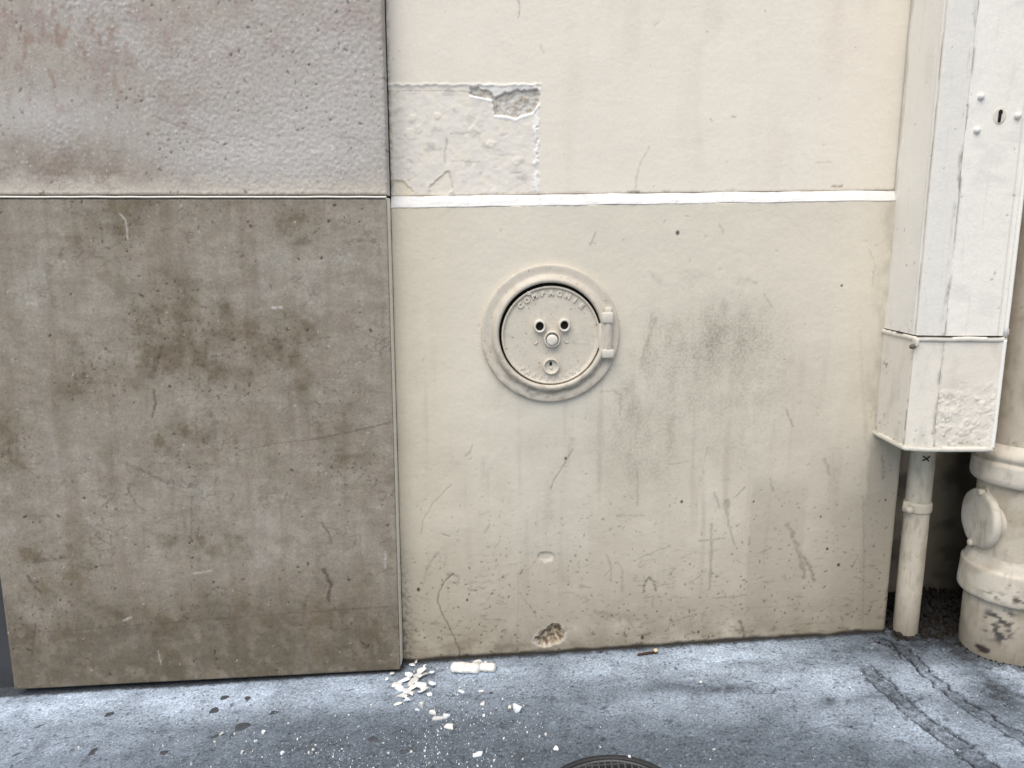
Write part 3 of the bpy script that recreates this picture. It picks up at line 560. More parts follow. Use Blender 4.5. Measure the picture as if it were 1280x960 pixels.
# recess behind the pipes
xs = axis(XC-0.001, XC-0.001, 1.05, 3.0, 0.004, 0.08); zs = axis(-0.05, -0.05, 0.75, 2.6, 0.004, 0.08); X, Z = np.meshgrid(xs, zs)
c = np.ones(X.shape+(3,))*lin(200, 187, 164); nn = fbm(X, Z, 0.08, 5, 800); c = c*(1+0.12*nn[..., None])
c = mix(c, lin(86, 78, 68), ss(0.35, 0.05, Z-gz(X, 0)+0.1*nn)*0.7); c = mix(c, lin(60, 54, 46), ss(-0.1, 0.5, fbm(X, Z, 0.06, 5, 815))*0.55); c = mix(c, lin(44, 40, 34), ss(0.84, 0.95, X+0.05*nn)*0.7)  # recess shade and grime darkened into the colour, deepest by the downpipe
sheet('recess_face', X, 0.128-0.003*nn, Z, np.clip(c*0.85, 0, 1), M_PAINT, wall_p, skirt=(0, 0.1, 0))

xs = axis(-0.30, -0.30, 0.13, 0.13, 0.01, 0.06); zs = axis(-0.1, -0.1, 1.2, 2.6, 0.01, 0.08); Yg, Z = np.meshgrid(xs, zs); nn = fbm(Yg, Z, 0.1, 5, 830)
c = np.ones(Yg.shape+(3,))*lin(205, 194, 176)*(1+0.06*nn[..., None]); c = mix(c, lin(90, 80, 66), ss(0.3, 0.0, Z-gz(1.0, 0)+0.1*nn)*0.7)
sheet('unseen_side_face', 1.005+0.003*nn, Yg, Z, np.clip(c*0.8, 0, 1), M_PAINT, wall_p, skirt=(0.3, 0, 0), flip=True)  # unseen side wall, added so that it shades the right corner

# ================================================================== round access cover
U = PXM*1.004; cc0 = P(687.4, 417.0)
PAINT_I = lin(212, 202, 185)*0.85
cov = root('access_cover', cc0, 'round cast iron access cover painted cream, knobs on it resemble a face', 'access cover')
E1, E2, AX = (1, 0, 0), (0, 0, 1), (0, -1, 0)
def cov_dirt(pos, c):
    n = fbm(pos[..., 0], pos[..., 2], 0.015, 4, 900); m = ss(0.1, 0.5, n)*0.2
    rr_ = np.hypot(pos[..., 0]-cc0[0], pos[..., 2]-cc0[2]); b = np.clip((cc0[2]+0.03-pos[..., 2])/0.13, 0, 1)*ss(0.088, 0.1, rr_)*ss(-0.1, 0.5, fbm(np.arctan2(pos[..., 2]-cc0[2], pos[..., 0]-cc0[0])*0.04, rr_, 0.008, 4, 910)+0.35*np.exp(-((rr_-0.107)/0.004)**2))
    sp_ = specks(pos[..., 0], pos[..., 2], 0.012, 0.4, 0.0005, 0.0016, 920); c = mix(c, lin(120, 102, 78)*0.8, sp_*0.6)
    return mix(mix(c, lin(168, 156, 138)*0.86, m), lin(122, 106, 82)*0.8, b*0.45)
lathe('flange', [(0.1262, -0.004), (0.1262, 0.0062), (0.1254, 0.0084), (0.1238, 0.0094), (0.117, 0.0092), (0.110, 0.0090), (0.1070, 0.0098), (0.1050, 0.0128), (0.1026, 0.0172), (0.099, 0.0196), (0.0955, 0.0194), (0.0939, 0.0174), (0.0932, 0.013), (0.0930, -0.012), (0.0928, -0.03)], cc0, AX, E1, E2, 320, M_IRON, cov, PAINT_I, 0.0003, 11, dirt=cov_dirt)
lathe('seat', [(0.0936, 0.0006), (0.05, 0.0006), (0.0001, 0.0006)], cc0, AX, E1, E2, 48, M_DARK, cov, (0.01, 0.01, 0.01))
lc = cc0+np.array([0.0010, 0, -0.0022])
lid = lathe('lid', [(0.0893, 0.001), (0.0897, 0.0105), (0.0893, 0.0134), (0.0880, 0.0146), (0.0866, 0.0144), (0.0855, 0.0126), (0.0846, 0.0109), (0.080, 0.0107), (0.072, 0.0107), (0.06, 0.0108), (0.045, 0.0109), (0.03, 0.0109), (0.015, 0.0109), (0.0002, 0.0109)], lc, AX, E1, E2, 280, M_IRON, cov, lin(216, 206, 188)*0.86, 0.0004, 12, dirt=cov_dirt)
HL = 0.0109
def on_lid(px, py): return P(px, py, -HL)
# eyes (open tubes), nose (cup with button), mouth (cup with lock slot)
for k, (px, py) in enumerate([(674.6, 407.5), (705.2, 406.2)]):
    q = on_lid(px, py); q[1] = 0
    lathe('vent_tube', [(0.0118, HL-0.001), (0.0110, HL+0.0045), (0.0106, HL+0.0105), (0.0097, HL+0.0120), (0.0082, HL+0.0118), (0.0071, HL+0.0100), (0.0069, HL+0.0008), (0.0069, HL+0.0002)], q, AX, E1, E2, 40, M_IRON, lid, lin(222, 215, 202)*0.87, 0.0004, 20+k, squash=1.1)
    lathe('vent_hole', [(0.0070, HL+0.0031), (0.003, HL+0.0029), (0.0001, HL+0.0029)], q, AX, E1, E2, 24, M_DARK, lid, (0, 0, 0), squash=1.1)
q = on_lid(690, 423.5); q[1] = 0
lathe('knob_cup', [(0.0162, HL-0.001), (0.0156, HL+0.005), (0.0150, HL+0.0092), (0.0140, HL+0.0105), (0.0126, HL+0.0102), (0.0118, HL+0.0080), (0.0116, HL+0.0015), (0.0112, HL+0.0012), (0.0001, HL+0.0012)], q, AX, E1, E2, 48, M_IRON, lid, lin(216, 208, 193)*0.87, 0.0005, 31)
lathe('knob', [(0.0104, HL+0.001), (0.0103, HL+0.0095), (0.0098, HL+0.0120), (0.0085, HL+0.0132), (0.005, HL+0.0138), (0.0001, HL+0.0139)], q+np.array([-0.0003, 0, -0.0016]), AX, E1, E2, 40, M_IRON, lid, lin(224, 218, 204)*0.87, 0.0008, 32)
q = on_lid(689, 457.5); q[1] = 0
lathe('lock_cup', [(0.0158, HL-0.001), (0.0152, HL+0.004), (0.0146, HL+0.0070), (0.0136, HL+0.0082), (0.0124, HL+0.0074), (0.0116, HL+0.0045), (0.0100, HL+0.0022), (0.006, HL+0.0012), (0.0001, HL+0.0010)], q, AX, E1, E2, 48, M_IRON, lid, lin(216, 207, 191)*0.87, 0.0006, 33)
box('key_slot', (q[0]-0.0030, -HL-0.0026, q[2]+0.0012), (q[0]+0.0012, -HL+0.002, q[2]+0.0085), M_DARK, lid, bev=0.001, jitter=0.0006, seed=3)
box('key_stud', (q[0]-0.0018, -HL-0.0044, q[2]-0.0052), (q[0]+0.0018, -HL+0.002, q[2]-0.0018), M_IRON, lid, color=lin(220, 212, 198)*0.87, bev=0.0012, seed=4)
# small crescents beside the nose and a paint scab
for px, py, a0, a1 in [(668, 427, -1.7, 0.4), (709, 425, 2.6, 5.4)]:
    q = on_lid(px, py); th = np.linspace(a0, a1, 9)
    tube('crescent', [(q[0]+0.0048*math.cos(t), -HL-0.0002, q[2]+0.0048*math.sin(t)) for t in th], [0.0006, 0.0012, 0.0017, 0.002, 0.0021, 0.002, 0.0017, 0.0012, 0.0006], M_IRON, lid, lin(212, 203, 188)*0.87, 8)
# raised lettering round the lid
def ring_text(s, rad, a_mid, step, size, height, up, depth):
    out = []
    n = len(s)
    for i, ch in enumerate(s):
        if ch == ' ': continue
        cu = bpy.data.curves.new('letter', 'FONT'); cu.body = ch; cu.size = size; cu.extrude = depth; cu.align_x = 'CENTER'; cu.bevel_depth = 0.0004; cu.offset = 0.0005
        ob = bpy.data.objects.new('letter', cu); COL.objects.link(ob)
        k = i-(n-1)/2; a = a_mid-k*step if up else a_mid+k*step
        out.append((ob, a))
    bpy.context.view_layer.update(); dg_ = bpy.context.evaluated_depsgraph_get()
    for ob, a in out:
        me = bpy.data.meshes.new_from_object(ob.evaluated_get(dg_)); cu = ob.data; bpy.data.objects.remove(ob); bpy.data.curves.remove(cu)
        me.name = 'letter'; nv = len(me.vertices); co = np.zeros(nv*3); me.vertices.foreach_get('co', co); co = co.reshape(-1, 3)
        t = np.array([math.cos(a), math.sin(a)]); tang = np.array([t[1], -t[0]]) if up else np.array([-t[1], t[0]]); nrm = t if up else -t
        r = rad if up else rad
        p = lc[[0, 2]]+r*t; x = p[0]+co[:, 0]*tang[0]+(co[:, 1]-size*0.34)*nrm[0]; z = p[1]+co[:, 0]*tang[1]+(co[:, 1]-size*0.34)*nrm[1]
        w = np.stack([x, -(HL+height)-co[:, 2], z], -1)-ORG[lid.name]
        me.vertices.foreach_set('co', w.ravel().astype(np.float32)); me.materials.clear(); me.update()
        a_ = me.color_attributes.new('Col', 'FLOAT_COLOR', 'POINT'); a_.data.foreach_set('color', np.tile(np.array([*(lin(221, 213, 199)*0.87), 1], np.float32), nv))
        link_mesh('letter', me, M_IRON, lid, smooth=False)
ring_text('COMPAGNIE', 0.0775, math.radians(90), math.radians(11.4), 0.0122, 0.0002, True, 0.0020)
ring_text('PARISIENNE', 0.0795, math.radians(270), math.radians(8.9), 0.0105, -0.0005, False, 0.0010)
# hinge on the right
def hb(name, x0, x1, y0, y1, d0, d1, bev, seed):
    a = P(x0, y1, -0.012); b = P(x1, y0, -0.012)
    return box(name, (a[0], -d1, a[2]), (b[0], -d0, b[2]), M_IRON, cov, color=lin(216, 208, 194)*0.86, bev=bev, jitter=0.0006, seed=seed)
hb('hinge_knuckle', 752, 766, 390, 404, 0.004, 0.0235, 0.003, 1); hb('hinge_knuckle', 751.5, 767, 436, 447, 0.004, 0.0235, 0.003, 2)
hb('hinge_leaf', 748, 757, 404, 436, 0.006, 0.0155, 0.002, 3); hb('hinge_ear', 756, 765, 384, 391, 0.004, 0.0160, 0.002, 5)
a = P(759.5, 438, -0.014); b = P(759.5, 402, -0.014)
lathe('hinge_pin', [(0.0001, 0), (0.0078, 0), (0.0080, 0.01), (0.0078, 0.03), (0.0080, 0.045), (0.0078, b[2]-a[2]), (0.0001, b[2]-a[2])], (a[0], -0.0140, a[2]), (0, 0, 1), (1, 0, 0), (0, -1, 0), 24, M_IRON, cov, lin(210, 201, 186)*0.86, 0.0006, 41, dirt=cov_dirt)
hb('catch', 659, 664, 364, 369, 0.006, 0.0150, 0.0012, 7)

# ================================================================== tall metal casing on the right
XA = 0.681
def y_on_x(px, py, x): d = ray(px, py); return x*d[1]/d[0]-DIST
Y2 = 0.5*(y_on_x(1146, 424, XA)+y_on_x(1131, 557, XA)); Y3 = Y2-0.006
X3 = P(1180, 427, Y3)[0]; X4 = P(1254, 428, Y3)[0]
ZJ = P(1105, 414, 0)[2]; ZB = P(1095, 541, 0)[2]
print('casing', XA, Y2, X3, X4, ZJ, ZB, P(1146, 424, Y2)[2], P(1131, 557, Y2)[2])
cas = root('metal_casing', (XA+0.06, Y2*0.5, ZB), 'tall boxed sheet metal casing painted off-white, beside the downpipe', 'casing')
def path(pts, step, rad=0.003):
    """resample a plan polyline; returns points, outward normals and arclength"""
    pts = np.array(pts, float); out = []
    dense = [pts[0]]
    for a, b in zip(pts[:-1], pts[1:]):
        n = max(1, int(round(np.linalg.norm(b-a)/step))); dense += [a+(b-a)*i/n for i in range(1, n+1)]
    d = np.array(dense)
    for _ in range(2): d[1:-1] = 0.25*d[:-2]+0.5*d[1:-1]+0.25*d[2:]
    t = np.gradient(d, axis=0); t /= np.linalg.norm(t, axis=1)[:, None]
    nrm = np.stack([t[:, 1], -t[:, 0]], 1)
    s = np.concatenate([[0], np.cumsum(np.linalg.norm(np.diff(d, axis=0), axis=1))]); return d, nrm, s
WHITE = lin(236, 231, 221)*0.97; WHITE_LO = lin(229, 221, 207)*0.94
def casing_panel(name, pts, zlo, zhi, fine_hi, color, fn, label=None, flipf=False):
    d, nrm, s = path(pts, 0.0018); zs = axis(zlo, zlo, min(fine_hi, zhi), zhi, 0.0019, 0.04)
    S, Z = np.meshgrid(s, zs); n1 = fbm(S+7, Z, 0.12, 4, 1000); n2 = fbm(S+3, Z, 0.02, 4, 1010)
    c = np.ones(S.shape+(3,))*color*(1+0.025*n1[..., None]+0.015*n2[..., None]); h = 0.0008*n1+0.00022*n2
    h, c = fn(S, Z, h, c, s[-1])
    o = sheet(name, d[:, 0][None]+nrm[:, 0][None]*h, d[:, 1][None]+nrm[:, 1][None]*h, Z, np.clip(c, 0, 1), M_IRON, cas, skirt=None)
    if label: o['label'] = label
    return o
GRIME = lin(120, 106, 86)*0.8
def f_side_up(S, Z, h, c, L):
    k = S-abs(Y2)                                              # crease between side face and narrow front strip
    g = np.exp(-((k+0.001)/0.0016)**2); h = h+0.0010*np.exp(-((k+0.006)/0.002)**2)-0.0011*g
    c = mix(c, lin(120, 107, 88)*0.85, g*0.75*ss(-.35, .25, fbm(S, Z*0.4, 0.03, 4, 1020)))
    c = mix(c, GRIME, ss(0.012, 0.0, S+0.01*fbm(S, Z*0.3, 0.02, 3, 1025))*0.35)
    c = mix(c, lin(190, 186, 180)*0.9, ss(-0.004, 0.004, k)*0.25)
    e = ss(L-0.010, L-0.001, S)*ss(-0.1, 0.4, fbm(S, Z*0.25, 0.012, 4, 1030)); c = mix(c, lin(112, 98, 78)*0.8, e*0.6)
    dr = ss(0.2, 0.5, fbm(S, Z*0.06, 0.010, 4, 1032)); c = mix(c, lin(210, 200, 182)*0.92, dr*0.2)
    m = ss(0.03, 0.0, Z-ZJ)*ss(0.1, 0.5, fbm(S, Z, 0.02, 3, 1031)); c = mix(c, GRIME, m*0.4)
    p = specks(S, Z, 0.03, 0.35, 0.0006, 0.002, 1035); c = mix(c, lin(96, 84, 68)*0.8, p*0.6); return h, c
def f_front_up(S, Z, h, c, L):
    e = ss(0.0045, 0.0, S)*ss(-0.15, 0.3, fbm(S, Z*0.3, 0.016, 4, 1040)); c = mix(c, lin(112, 99, 80)*0.8, e*0.7)
    dr = ss(0.25, 0.55, fbm(S, Z*0.06, 0.010, 4, 1041)); c = mix(c, lin(208, 198, 180)*0.92, dr*0.2)
    h = h+0.0012*ss(L-0.010, L-0.008, S)
    g = np.exp(-((S-L+0.0105)/0.0014)**2); c = mix(c, lin(150, 140, 124)*0.85, g*0.35)
    p = specks(S, Z, 0.018, 0.35, 0.0006, 0.0022, 1045)*ss(0.0, 0.35, fbm(S, Z, 0.05, 3, 1046)+0.35*np.exp(-((S-L+0.015)/0.012)**2)); c = mix(c, lin(100, 86, 66)*0.8, p*0.75); h = h-p*0.0003
    b = ss(0.1, 0.5, fbm(S*0.5, Z, 0.05, 4, 1047)); c = mix(c, lin(205, 200, 194)*0.9, b*0.25)
    return h, c
def f_side_lo(S, Z, h, c, L):
    k = S-abs(Y2); g = np.exp(-((k+0.0005)/0.0017)**2); h = h-0.0012*g+0.0012*np.exp(-((k-0.005)/0.002)**2)
    c = mix(c, lin(70, 60, 48)*0.8, g*0.75*ss(-.25, .25, fbm(S, Z, 0.02, 3, 1050)))
    c = mix(c, lin(196, 190, 176)*0.88, ss(0, 0.6, fbm(S*1.6, Z*0.5, 0.05, 4, 1052))*0.4)
    z1 = Z-ZB; cr = specks(S, Z, 0.012, 0.5, 0.0007, 0.003, 1055)*ss(0.09, 0.0, z1+0.05*fbm(S, Z, .03, 3, 4)); c = mix(c, lin(110, 92, 66)*0.8, cr*0.6); h = h-cr*0.0005
    q = np.hypot(S-0.03, Z-P(1115, 458, -0.03)[2]); m = ss(0.02, 0.006, q)*ss(0.05, 0.3, fbm(S, Z, 0.008, 3, 1057)); c = mix(c, lin(108, 94, 74)*0.8, m*0.7)
    e = ss(L-0.007, L-0.001, S)*ss(-0.2, 0.3, fbm(S, Z*0.3, 0.012, 4, 1058)); c = mix(c, lin(92, 78, 60)*0.8, e*0.5)
    c = mix(c, GRIME, ss(0.012, 0.0, S+0.008*fbm(S, Z*0.3, 0.02, 3, 1059))*0.4); return h, c
def f_front_lo(S, Z, h, c, L):
    e = ss(0.004, 0.0, S)*ss(-0.1, 0.3, fbm(S, Z*0.5, 0.012, 4, 1060)); c = mix(c, lin(110, 96, 78)*0.8, e*0.55)
    z1 = (Z-ZB)/(ZJ-ZB); wr = ss(0.68, 0.40, z1+0.15*fbm(S, Z, 0.03, 3, 1061))
    bl = fbm(S, Z, 0.016, 4, 1062, 0.55); h = h+wr*(0.0010*bl+0.0007*np.abs(fbm(S, Z, 0.01, 3, 1063)))
    fk = fbm(S, Z, 0.030, 5, 1064, 0.6)+0.25*np.exp(-((S-0.042)/0.022)**2-((z1-0.36)/0.2)**2)
    up_ = ss(0.16, 0.20, fk)*wr; h = h+0.0011*up_; c = mix(c, lin(236, 228, 214)*.93, up_*0.35)
    eg = np.exp(-((fk-0.16)/0.015)**2)*wr*ss(-.15, .25, fbm(S, Z, .02, 3, 1065)); c = mix(c, lin(120, 104, 80)*.8, eg*0.55)
    cr = specks(S, Z, 0.010, 0.55, 0.0007, 0.0032, 1066)*ss(0.45, 0.0, z1+0.25*fbm(S, Z, .02, 3, 1067)); c = mix(c, lin(116, 98, 72)*0.8, cr*0.6); h = h-cr*0.0006
    c = mix(c, lin(206, 196, 180)*0.88, ss(0, .6, fbm(S, Z*.6, .05, 4, 1068))*0.4); h = h+0.0018*ss(L-0.008, L-0.006, S); return h, c
casing_panel('side_panel', [(XA, 0.006), (XA, Y2), (X3, Y3)], ZJ+0.0058, 2.6, 1.26, WHITE, f_side_up)
casing_panel('front_panel', [(X3-0.0008, Y3-0.0004), (X4, Y3-0.0004)], ZJ+0.0058, 2.6, 1.26, WHITE, f_front_up)
casing_panel('side_panel', [(XA-0.001, 0.006), (XA-0.001, Y2-0.001), (X3, Y3-0.001)], ZB+0.003, ZJ-0.001, ZJ-0.001, WHITE_LO, f_side_lo)
casing_panel('front_panel', [(X3-0.0008, Y3-0.0014), (X4, Y3-0.0014)], ZB+0.003, ZJ-0.001, ZJ-0.001, WHITE_LO, f_front_lo, 'lower front panel with blistered paint')
# right hand return, with its bright rolled edge
for z0, z1, col_ in ((ZJ+0.004, 2.6, WHITE), (ZB+0.003, ZJ-0.001, WHITE_LO)):
    box('return_panel', (X4-0.001, Y3+0.001, z0), (X4+0.0012, 0.02, z1), M_IRON, cas, color=col_, bev=0)
    zz = np.linspace(z0, z1, 120 if z1 > 2 else 60)
    tube('edge_bead', np.stack([X4+0.0005+0.0003*perlin(zz/0.03, zz*0, 9), np.full(zz.shape, Y3-0.0028), zz], -1), 0.0034, M_IRON, cas, lin(242, 238, 230)*0.94, 12)
box('bottom_plate', (XA+0.001, Y3+0.002, ZB-0.001), (X4-0.002, 0.015, ZB+0.0025), M_IRON, cas, color=lin(150, 138, 120)*0.7, bev=0)
def bead(name, z, off, r, col_, seed, dirt):
    d, nrm, s = path([(XA-off, 0.004), (XA-off, Y2-off*0.9), (X3-0.001, Y3-off-0.001), (X4+off*0.6, Y3-off-0.001), (X4+off, 0.01)], 0.0025)
    n = 12; th = np.linspace(0, 2*math.pi, n, endpoint=False); A = np.zeros((len(s), n, 3)); w = 0.0004*perlin(s/0.012, s*0, seed)+0.0012*perlin(s/0.045, s*0, seed+7)
    for k in range(n):
        A[:, k, 0] = d[:, 0]+nrm[:, 0]*((r*0.75)*math.cos(th[k])+w); A[:, k, 1] = d[:, 1]+nrm[:, 1]*((r*0.75)*math.cos(th[k])+w); A[:, k, 2] = z+r*math.sin(th[k])+w
    c = np.ones(A.shape)*col_
    m = ss(0.05, 0.2, fbm(s, s*0, 0.06, 5, seed+1, 0.65)+0.10)[:, None]*ss(0.35, 0.95, np.sin(th))[None, :]*dirt; c = mix(c, lin(34, 28, 22), np.clip(m, 0, 1))
    c = c*(1+0.1*fbm(A[..., 0]+A[..., 1], A[..., 2], 0.01, 3, seed+2)[..., None])
    sheet(name, A[..., 0], A[..., 1], A[..., 2], np.clip(c, 0, 1), M_IRON, cas, closed=True)
bead('joint_bead', ZJ, 0.0015, 0.0042, lin(226, 220, 208)*0.9, 51, 0.95)
bead('bottom_rim', ZB+0.001, 0.0018, 0.0046, lin(226, 220, 206)*0.9, 61, 0.35)
# rivets and keyhole on the door of the upper part
for px, py in ((1226, 121), (1221, 163), (1272, 145)):
    q = P(px, py, Y3-0.001)
    lathe('rivet', [(0.0001, 0.0058), (0.002, 0.0056), (0.0038, 0.0046), (0.0050, 0.0026), (0.0054, 0.0004), (0.0056, -0.002)], (q[0], Y3-0.001, q[2]), AX, E1, E2, 24, M_IRON, cas, lin(234, 230, 223)*0.9, 0.0004, px)
q = P(1250, 144, Y3-0.002)
esc = lathe('lock_boss', [(0.0001, 0.0010), (0.008, 0.0010), (0.0105, 0.0006), (0.0125, -0.0014)], (q[0], Y3-0.0004, q[2]-0.001), AX, E1, E2, 32, M_IRON, cas, lin(222, 214, 200)*0.93, 0.0005, 77, squash=1.25)
lathe('keyhole', [(0.0001, 0.0018), (0.0022, 0.0018), (0.0030, 0.0014), (0.0031, 0)], (q[0]+0.0004, Y3-0.0018, q[2]+0.0045), AX, E1, E2, 20, M_DARK, esc, (0, 0, 0), squash=1.3)
box('keyhole', (q[0]-0.0024, Y3-0.0034, q[2]-0.0105), (q[0]+0.0022, Y3+0.0, q[2]+0.003), M_DARK, esc, bev=0.0008, jitter=0.0005, seed=8)
# hook under the joint and clasp at the right edge
q = P(1145, 433, Y2-0.003)
hk = lathe('hook_bolt', [(0.0001, 0.008), (0.003, 0.0078), (0.0042, 0.006), (0.0042, 0.0), (0.0042, -0.004)], (q[0]-0.0045, Y2-0.002, q[2]), (-0.7, -0.7, 0), (0.7, -0.7, 0), (0, 0, 1), 16, M_IRON, cas, lin(120, 108, 92)*0.7, 0.0006, 71)
box('corner_tab', (XA-0.004, Y2-0.009, ZJ-0.012), (XA+0.0022, Y2+0.006, ZJ+0.001), M_IRON, cas, color=lin(218, 211, 198)*0.9, bev=0.0015, jitter=0.0006, seed=9)
q = P(1260, 421, Y3+0.01)
box('clasp', (X4+0.001, Y3+0.003, q[2]+0.003), (X4+0.0105, Y3+0.013, q[2]+0.015), M_IRON, cas, color=lin(228, 222, 212)*0.9, bev=0.002, jitter=0.0005, seed=10)
box('clasp', (X4+0.001, Y3+0.003, q[2]-0.013), (X4+0.010, Y3+0.013, q[2]-0.001), M_IRON, cas, color=lin(222, 216, 205)*0.9, bev=0.002, jitter=0.0005, seed=11)

# ================================================================== thin conduit pipe below the casing
def pipe_dirt(seed, zfoot, amt=0.6):
    def fn(pos, c):
        n = fbm(pos[..., 0]*1.3+pos[..., 1], pos[..., 2], 0.03, 5, seed); z = pos[..., 2]-zfoot
        th_ = np.arctan2(pos[..., 1]-np.mean(pos[..., 1]), pos[..., 0]-np.mean(pos[..., 0])); n = fbm(th_*0.07, pos[..., 2], 0.05, 5, seed); c = mix(c, lin(146, 132, 108)*0.8, ss(-0.1, 0.5, n)*0.42); c = mix(c, lin(132, 118, 96)*0.8, ss(0.2, 0.55, fbm(th_*0.07, pos[..., 2]*0.25, 0.012, 4, seed+1))*0.3)
        c = mix(c, lin(84, 74, 60)*0.8, ss(0.1, 0.0, z+0.05*n)*amt)
        s = specks(th_*0.07, pos[..., 2], 0.018, 0.35, 0.0006, 0.0016, seed+3); return mix(c, lin(90, 78, 62)*0.8, s*0.5)
    return fn
r1 = 0.0225; pc = G(1130, 796); py_ = pc[1]+r1; px_ = P(1131.5, 785, py_)[0]
zf = gz(px_, py_); con = root('conduit_pipe', (px_, py_, zf), 'slim cream conduit pipe running from the casing down to the pavement', 'pipe')
def zprof(lst, dz=0.004):
    out = []
    for (ra, za_), (rb_, zb2) in zip(lst[:-1], lst[1:]):
        n = max(1, int(abs(zb2-za_)/dz)); out += [(ra+(rb_-ra)*i/n, za_+(zb2-za_)*i/n) for i in range(n)]
    return out+[lst[-1]]
zc = P(1146, 632, py_)[2]-zf
PIPEC = lin(209, 198, 178)*0.80
lathe('tube', zprof([(r1*0.97, -0.02), (r1, 0.01), (r1*1.01, 0.2), (r1*1.0, zc), (r1*1.0, ZB-zf+0.001)]), (px_, py_, zf), (0, 0, 1), (1, 0, 0), (0, 1, 0), 48, M_IRON, con, PIPEC, 0.0006, 81, dirt=pipe_dirt(1100, zf, 0.45))
cl = lathe('clamp_ring', [(r1*0.99, -0.010), (r1+0.0018, -0.0095), (r1+0.0026, -0.007), (r1+0.0026, 0.007), (r1+0.0016, 0.0095), (r1*0.99, 0.010)], (px_, py_, zf+zc), (0, 0, 1), (1, 0, 0), (0, 1, 0), 48, M_IRON, con, PIPEC*1.02, 0.0006, 82)
lathe('clamp_bolt', [(0.0001, 0.017), (0.004, 0.0165), (0.0062, 0.014), (0.0066, 0.009), (0.0066, -0.004)], (px_-r1-0.0045, py_-0.013, zf+zc), (0, -1, 0), (1, 0, 0), (0, 0, 1), 18, M_IRON, cl, PIPEC*1.02, 0.0006, 83)
box('clamp_ear', (px_-r1-0.010, py_-0.014, zf+zc-0.008), (px_-r1+0.004, py_-0.006, zf+zc+0.012), M_IRON, cl, color=PIPEC, bev=0.002, jitter=0.0006, seed=12)

qz = P(1157, 573, py_-r1)
for k, (dx, dz) in enumerate(((0.007, 0.004), (0.006, -0.005))):
    tube('wire_tie', [(qz[0]-dx, py_-r1-0.002, qz[2]-dz), (qz[0], py_-r1-0.004, qz[2]), (qz[0]+dx, py_-r1-0.001, qz[2]+dz)], 0.0011, M_DARK, con, (0, 0, 0), 8)

# ================================================================== big cast iron downpipe
rb0 = 0.0745; bc = G(1257, 834); by_ = bc[1]+rb0; bx_ = P(1202, 780, by_)[0]+rb0*1.12; zf2 = gz(bx_, by_)
dp = root('downpipe', (bx_, by_, zf2), 'thick cream cast iron downpipe with collars, right edge of the photo', 'downpipe')
yf = by_-rb0                                               # nearest face of the pipe
def zh(px, py, rr=rb0): return P(px, py, by_-rr)[2]-zf2
def zs_(px, py): return P(px, py, by_)[2]-zf2              # height at the side contour
zBlo = zs_(1199, 738); zBhi = zs_(1201, 701); zAlo = zs_(1222, 599); zAhi = zs_(1225, 571)
RC = rb0*1.15; RP = rb0*0.99
print('pipe', bx_, by_, zf2, zBlo, zBhi, zAlo, zAhi)
def dp_dirt(pos, c):
    c = pipe_dirt(1200, zf2, 0.5)(pos, c)
    q = P(1258, 790, yf); d = np.hypot((pos[..., 0]-q[0])/0.026, (pos[..., 2]-q[2])/0.045)*(1+0.5*fbm(pos[..., 0], pos[..., 2], 0.02, 3, 1210))
    m = (1-ss(0.55, 1.0, d))*ss(-0.05, 0.12, fbm(pos[..., 0], pos[..., 2], 0.014, 4, 1215)); c = mix(c, lin(52, 50, 50), np.where(pos[..., 1] < by_, m, 0)*0.9)
    q = P(1244, 824, yf); d = np.hypot(pos[..., 0]-q[0], pos[..., 2]-q[2])/0.008; return mix(c, lin(58, 50, 44), np.where(pos[..., 1] < by_, 1-ss(.7, 1, d), 0))
kw = dict(ax=(0, 0, 1), e1=(1, 0, 0), e2=(0, 1, 0))
lathe('base_pipe', zprof([(rb0*0.985, -0.03), (rb0, 0.01), (rb0*1.0, zBlo+0.01)]), (bx_, by_, zf2), n=120, material=M_IRON, parent=dp, color=PIPEC, wob=0.0012, seed=91, dirt=dp_dirt, **kw)
def col_dirt(pos, c):
    c = pipe_dirt(1230, zf2, 0.2)(pos, c); q = P(1262, 750, yf); m = np.exp(-((pos[..., 2]-q[2])/0.007)**2)*ss(0.05, 0.02, np.abs(pos[..., 0]-q[0]-0.01))*ss(-0.1, 0.15, fbm(pos[..., 0], pos[..., 2], 0.01, 3, 1231))
    return mix(c, lin(46, 36, 28), np.where(pos[..., 1] < by_, m, 0)*0.9)
lathe('collar', zprof([(rb0*0.99, zBlo), (RC-0.001, zBlo), (RC+0.001, zBlo+0.003), (RC+0.0015, zBlo+0.012), (RC-0.001, zBhi-0.004), (RC-0.0025, zBhi-0.0005), (RC-0.004, zBhi), (RC-0.005, zBhi+0.001), (rb0*1.06, zBhi+0.006), (rb0*1.0, zBhi+0.018), (rb0*0.98, zBhi+0.026)], 0.003), (bx_, by_, zf2), n=120, material=M_IRON, parent=dp, color=lin(214, 205, 188)*0.84, wob=0.0012, seed=92, dirt=col_dirt, **kw)
lathe('body_pipe', zprof([(RP, zBhi+0.01), (RP*0.98, zAlo+0.005)]), (bx_, by_, zf2), n=120, material=M_IRON, parent=dp, color=PIPEC, wob=0.0012, seed=93, dirt=pipe_dirt(1240, zf2-1, 0), **kw)
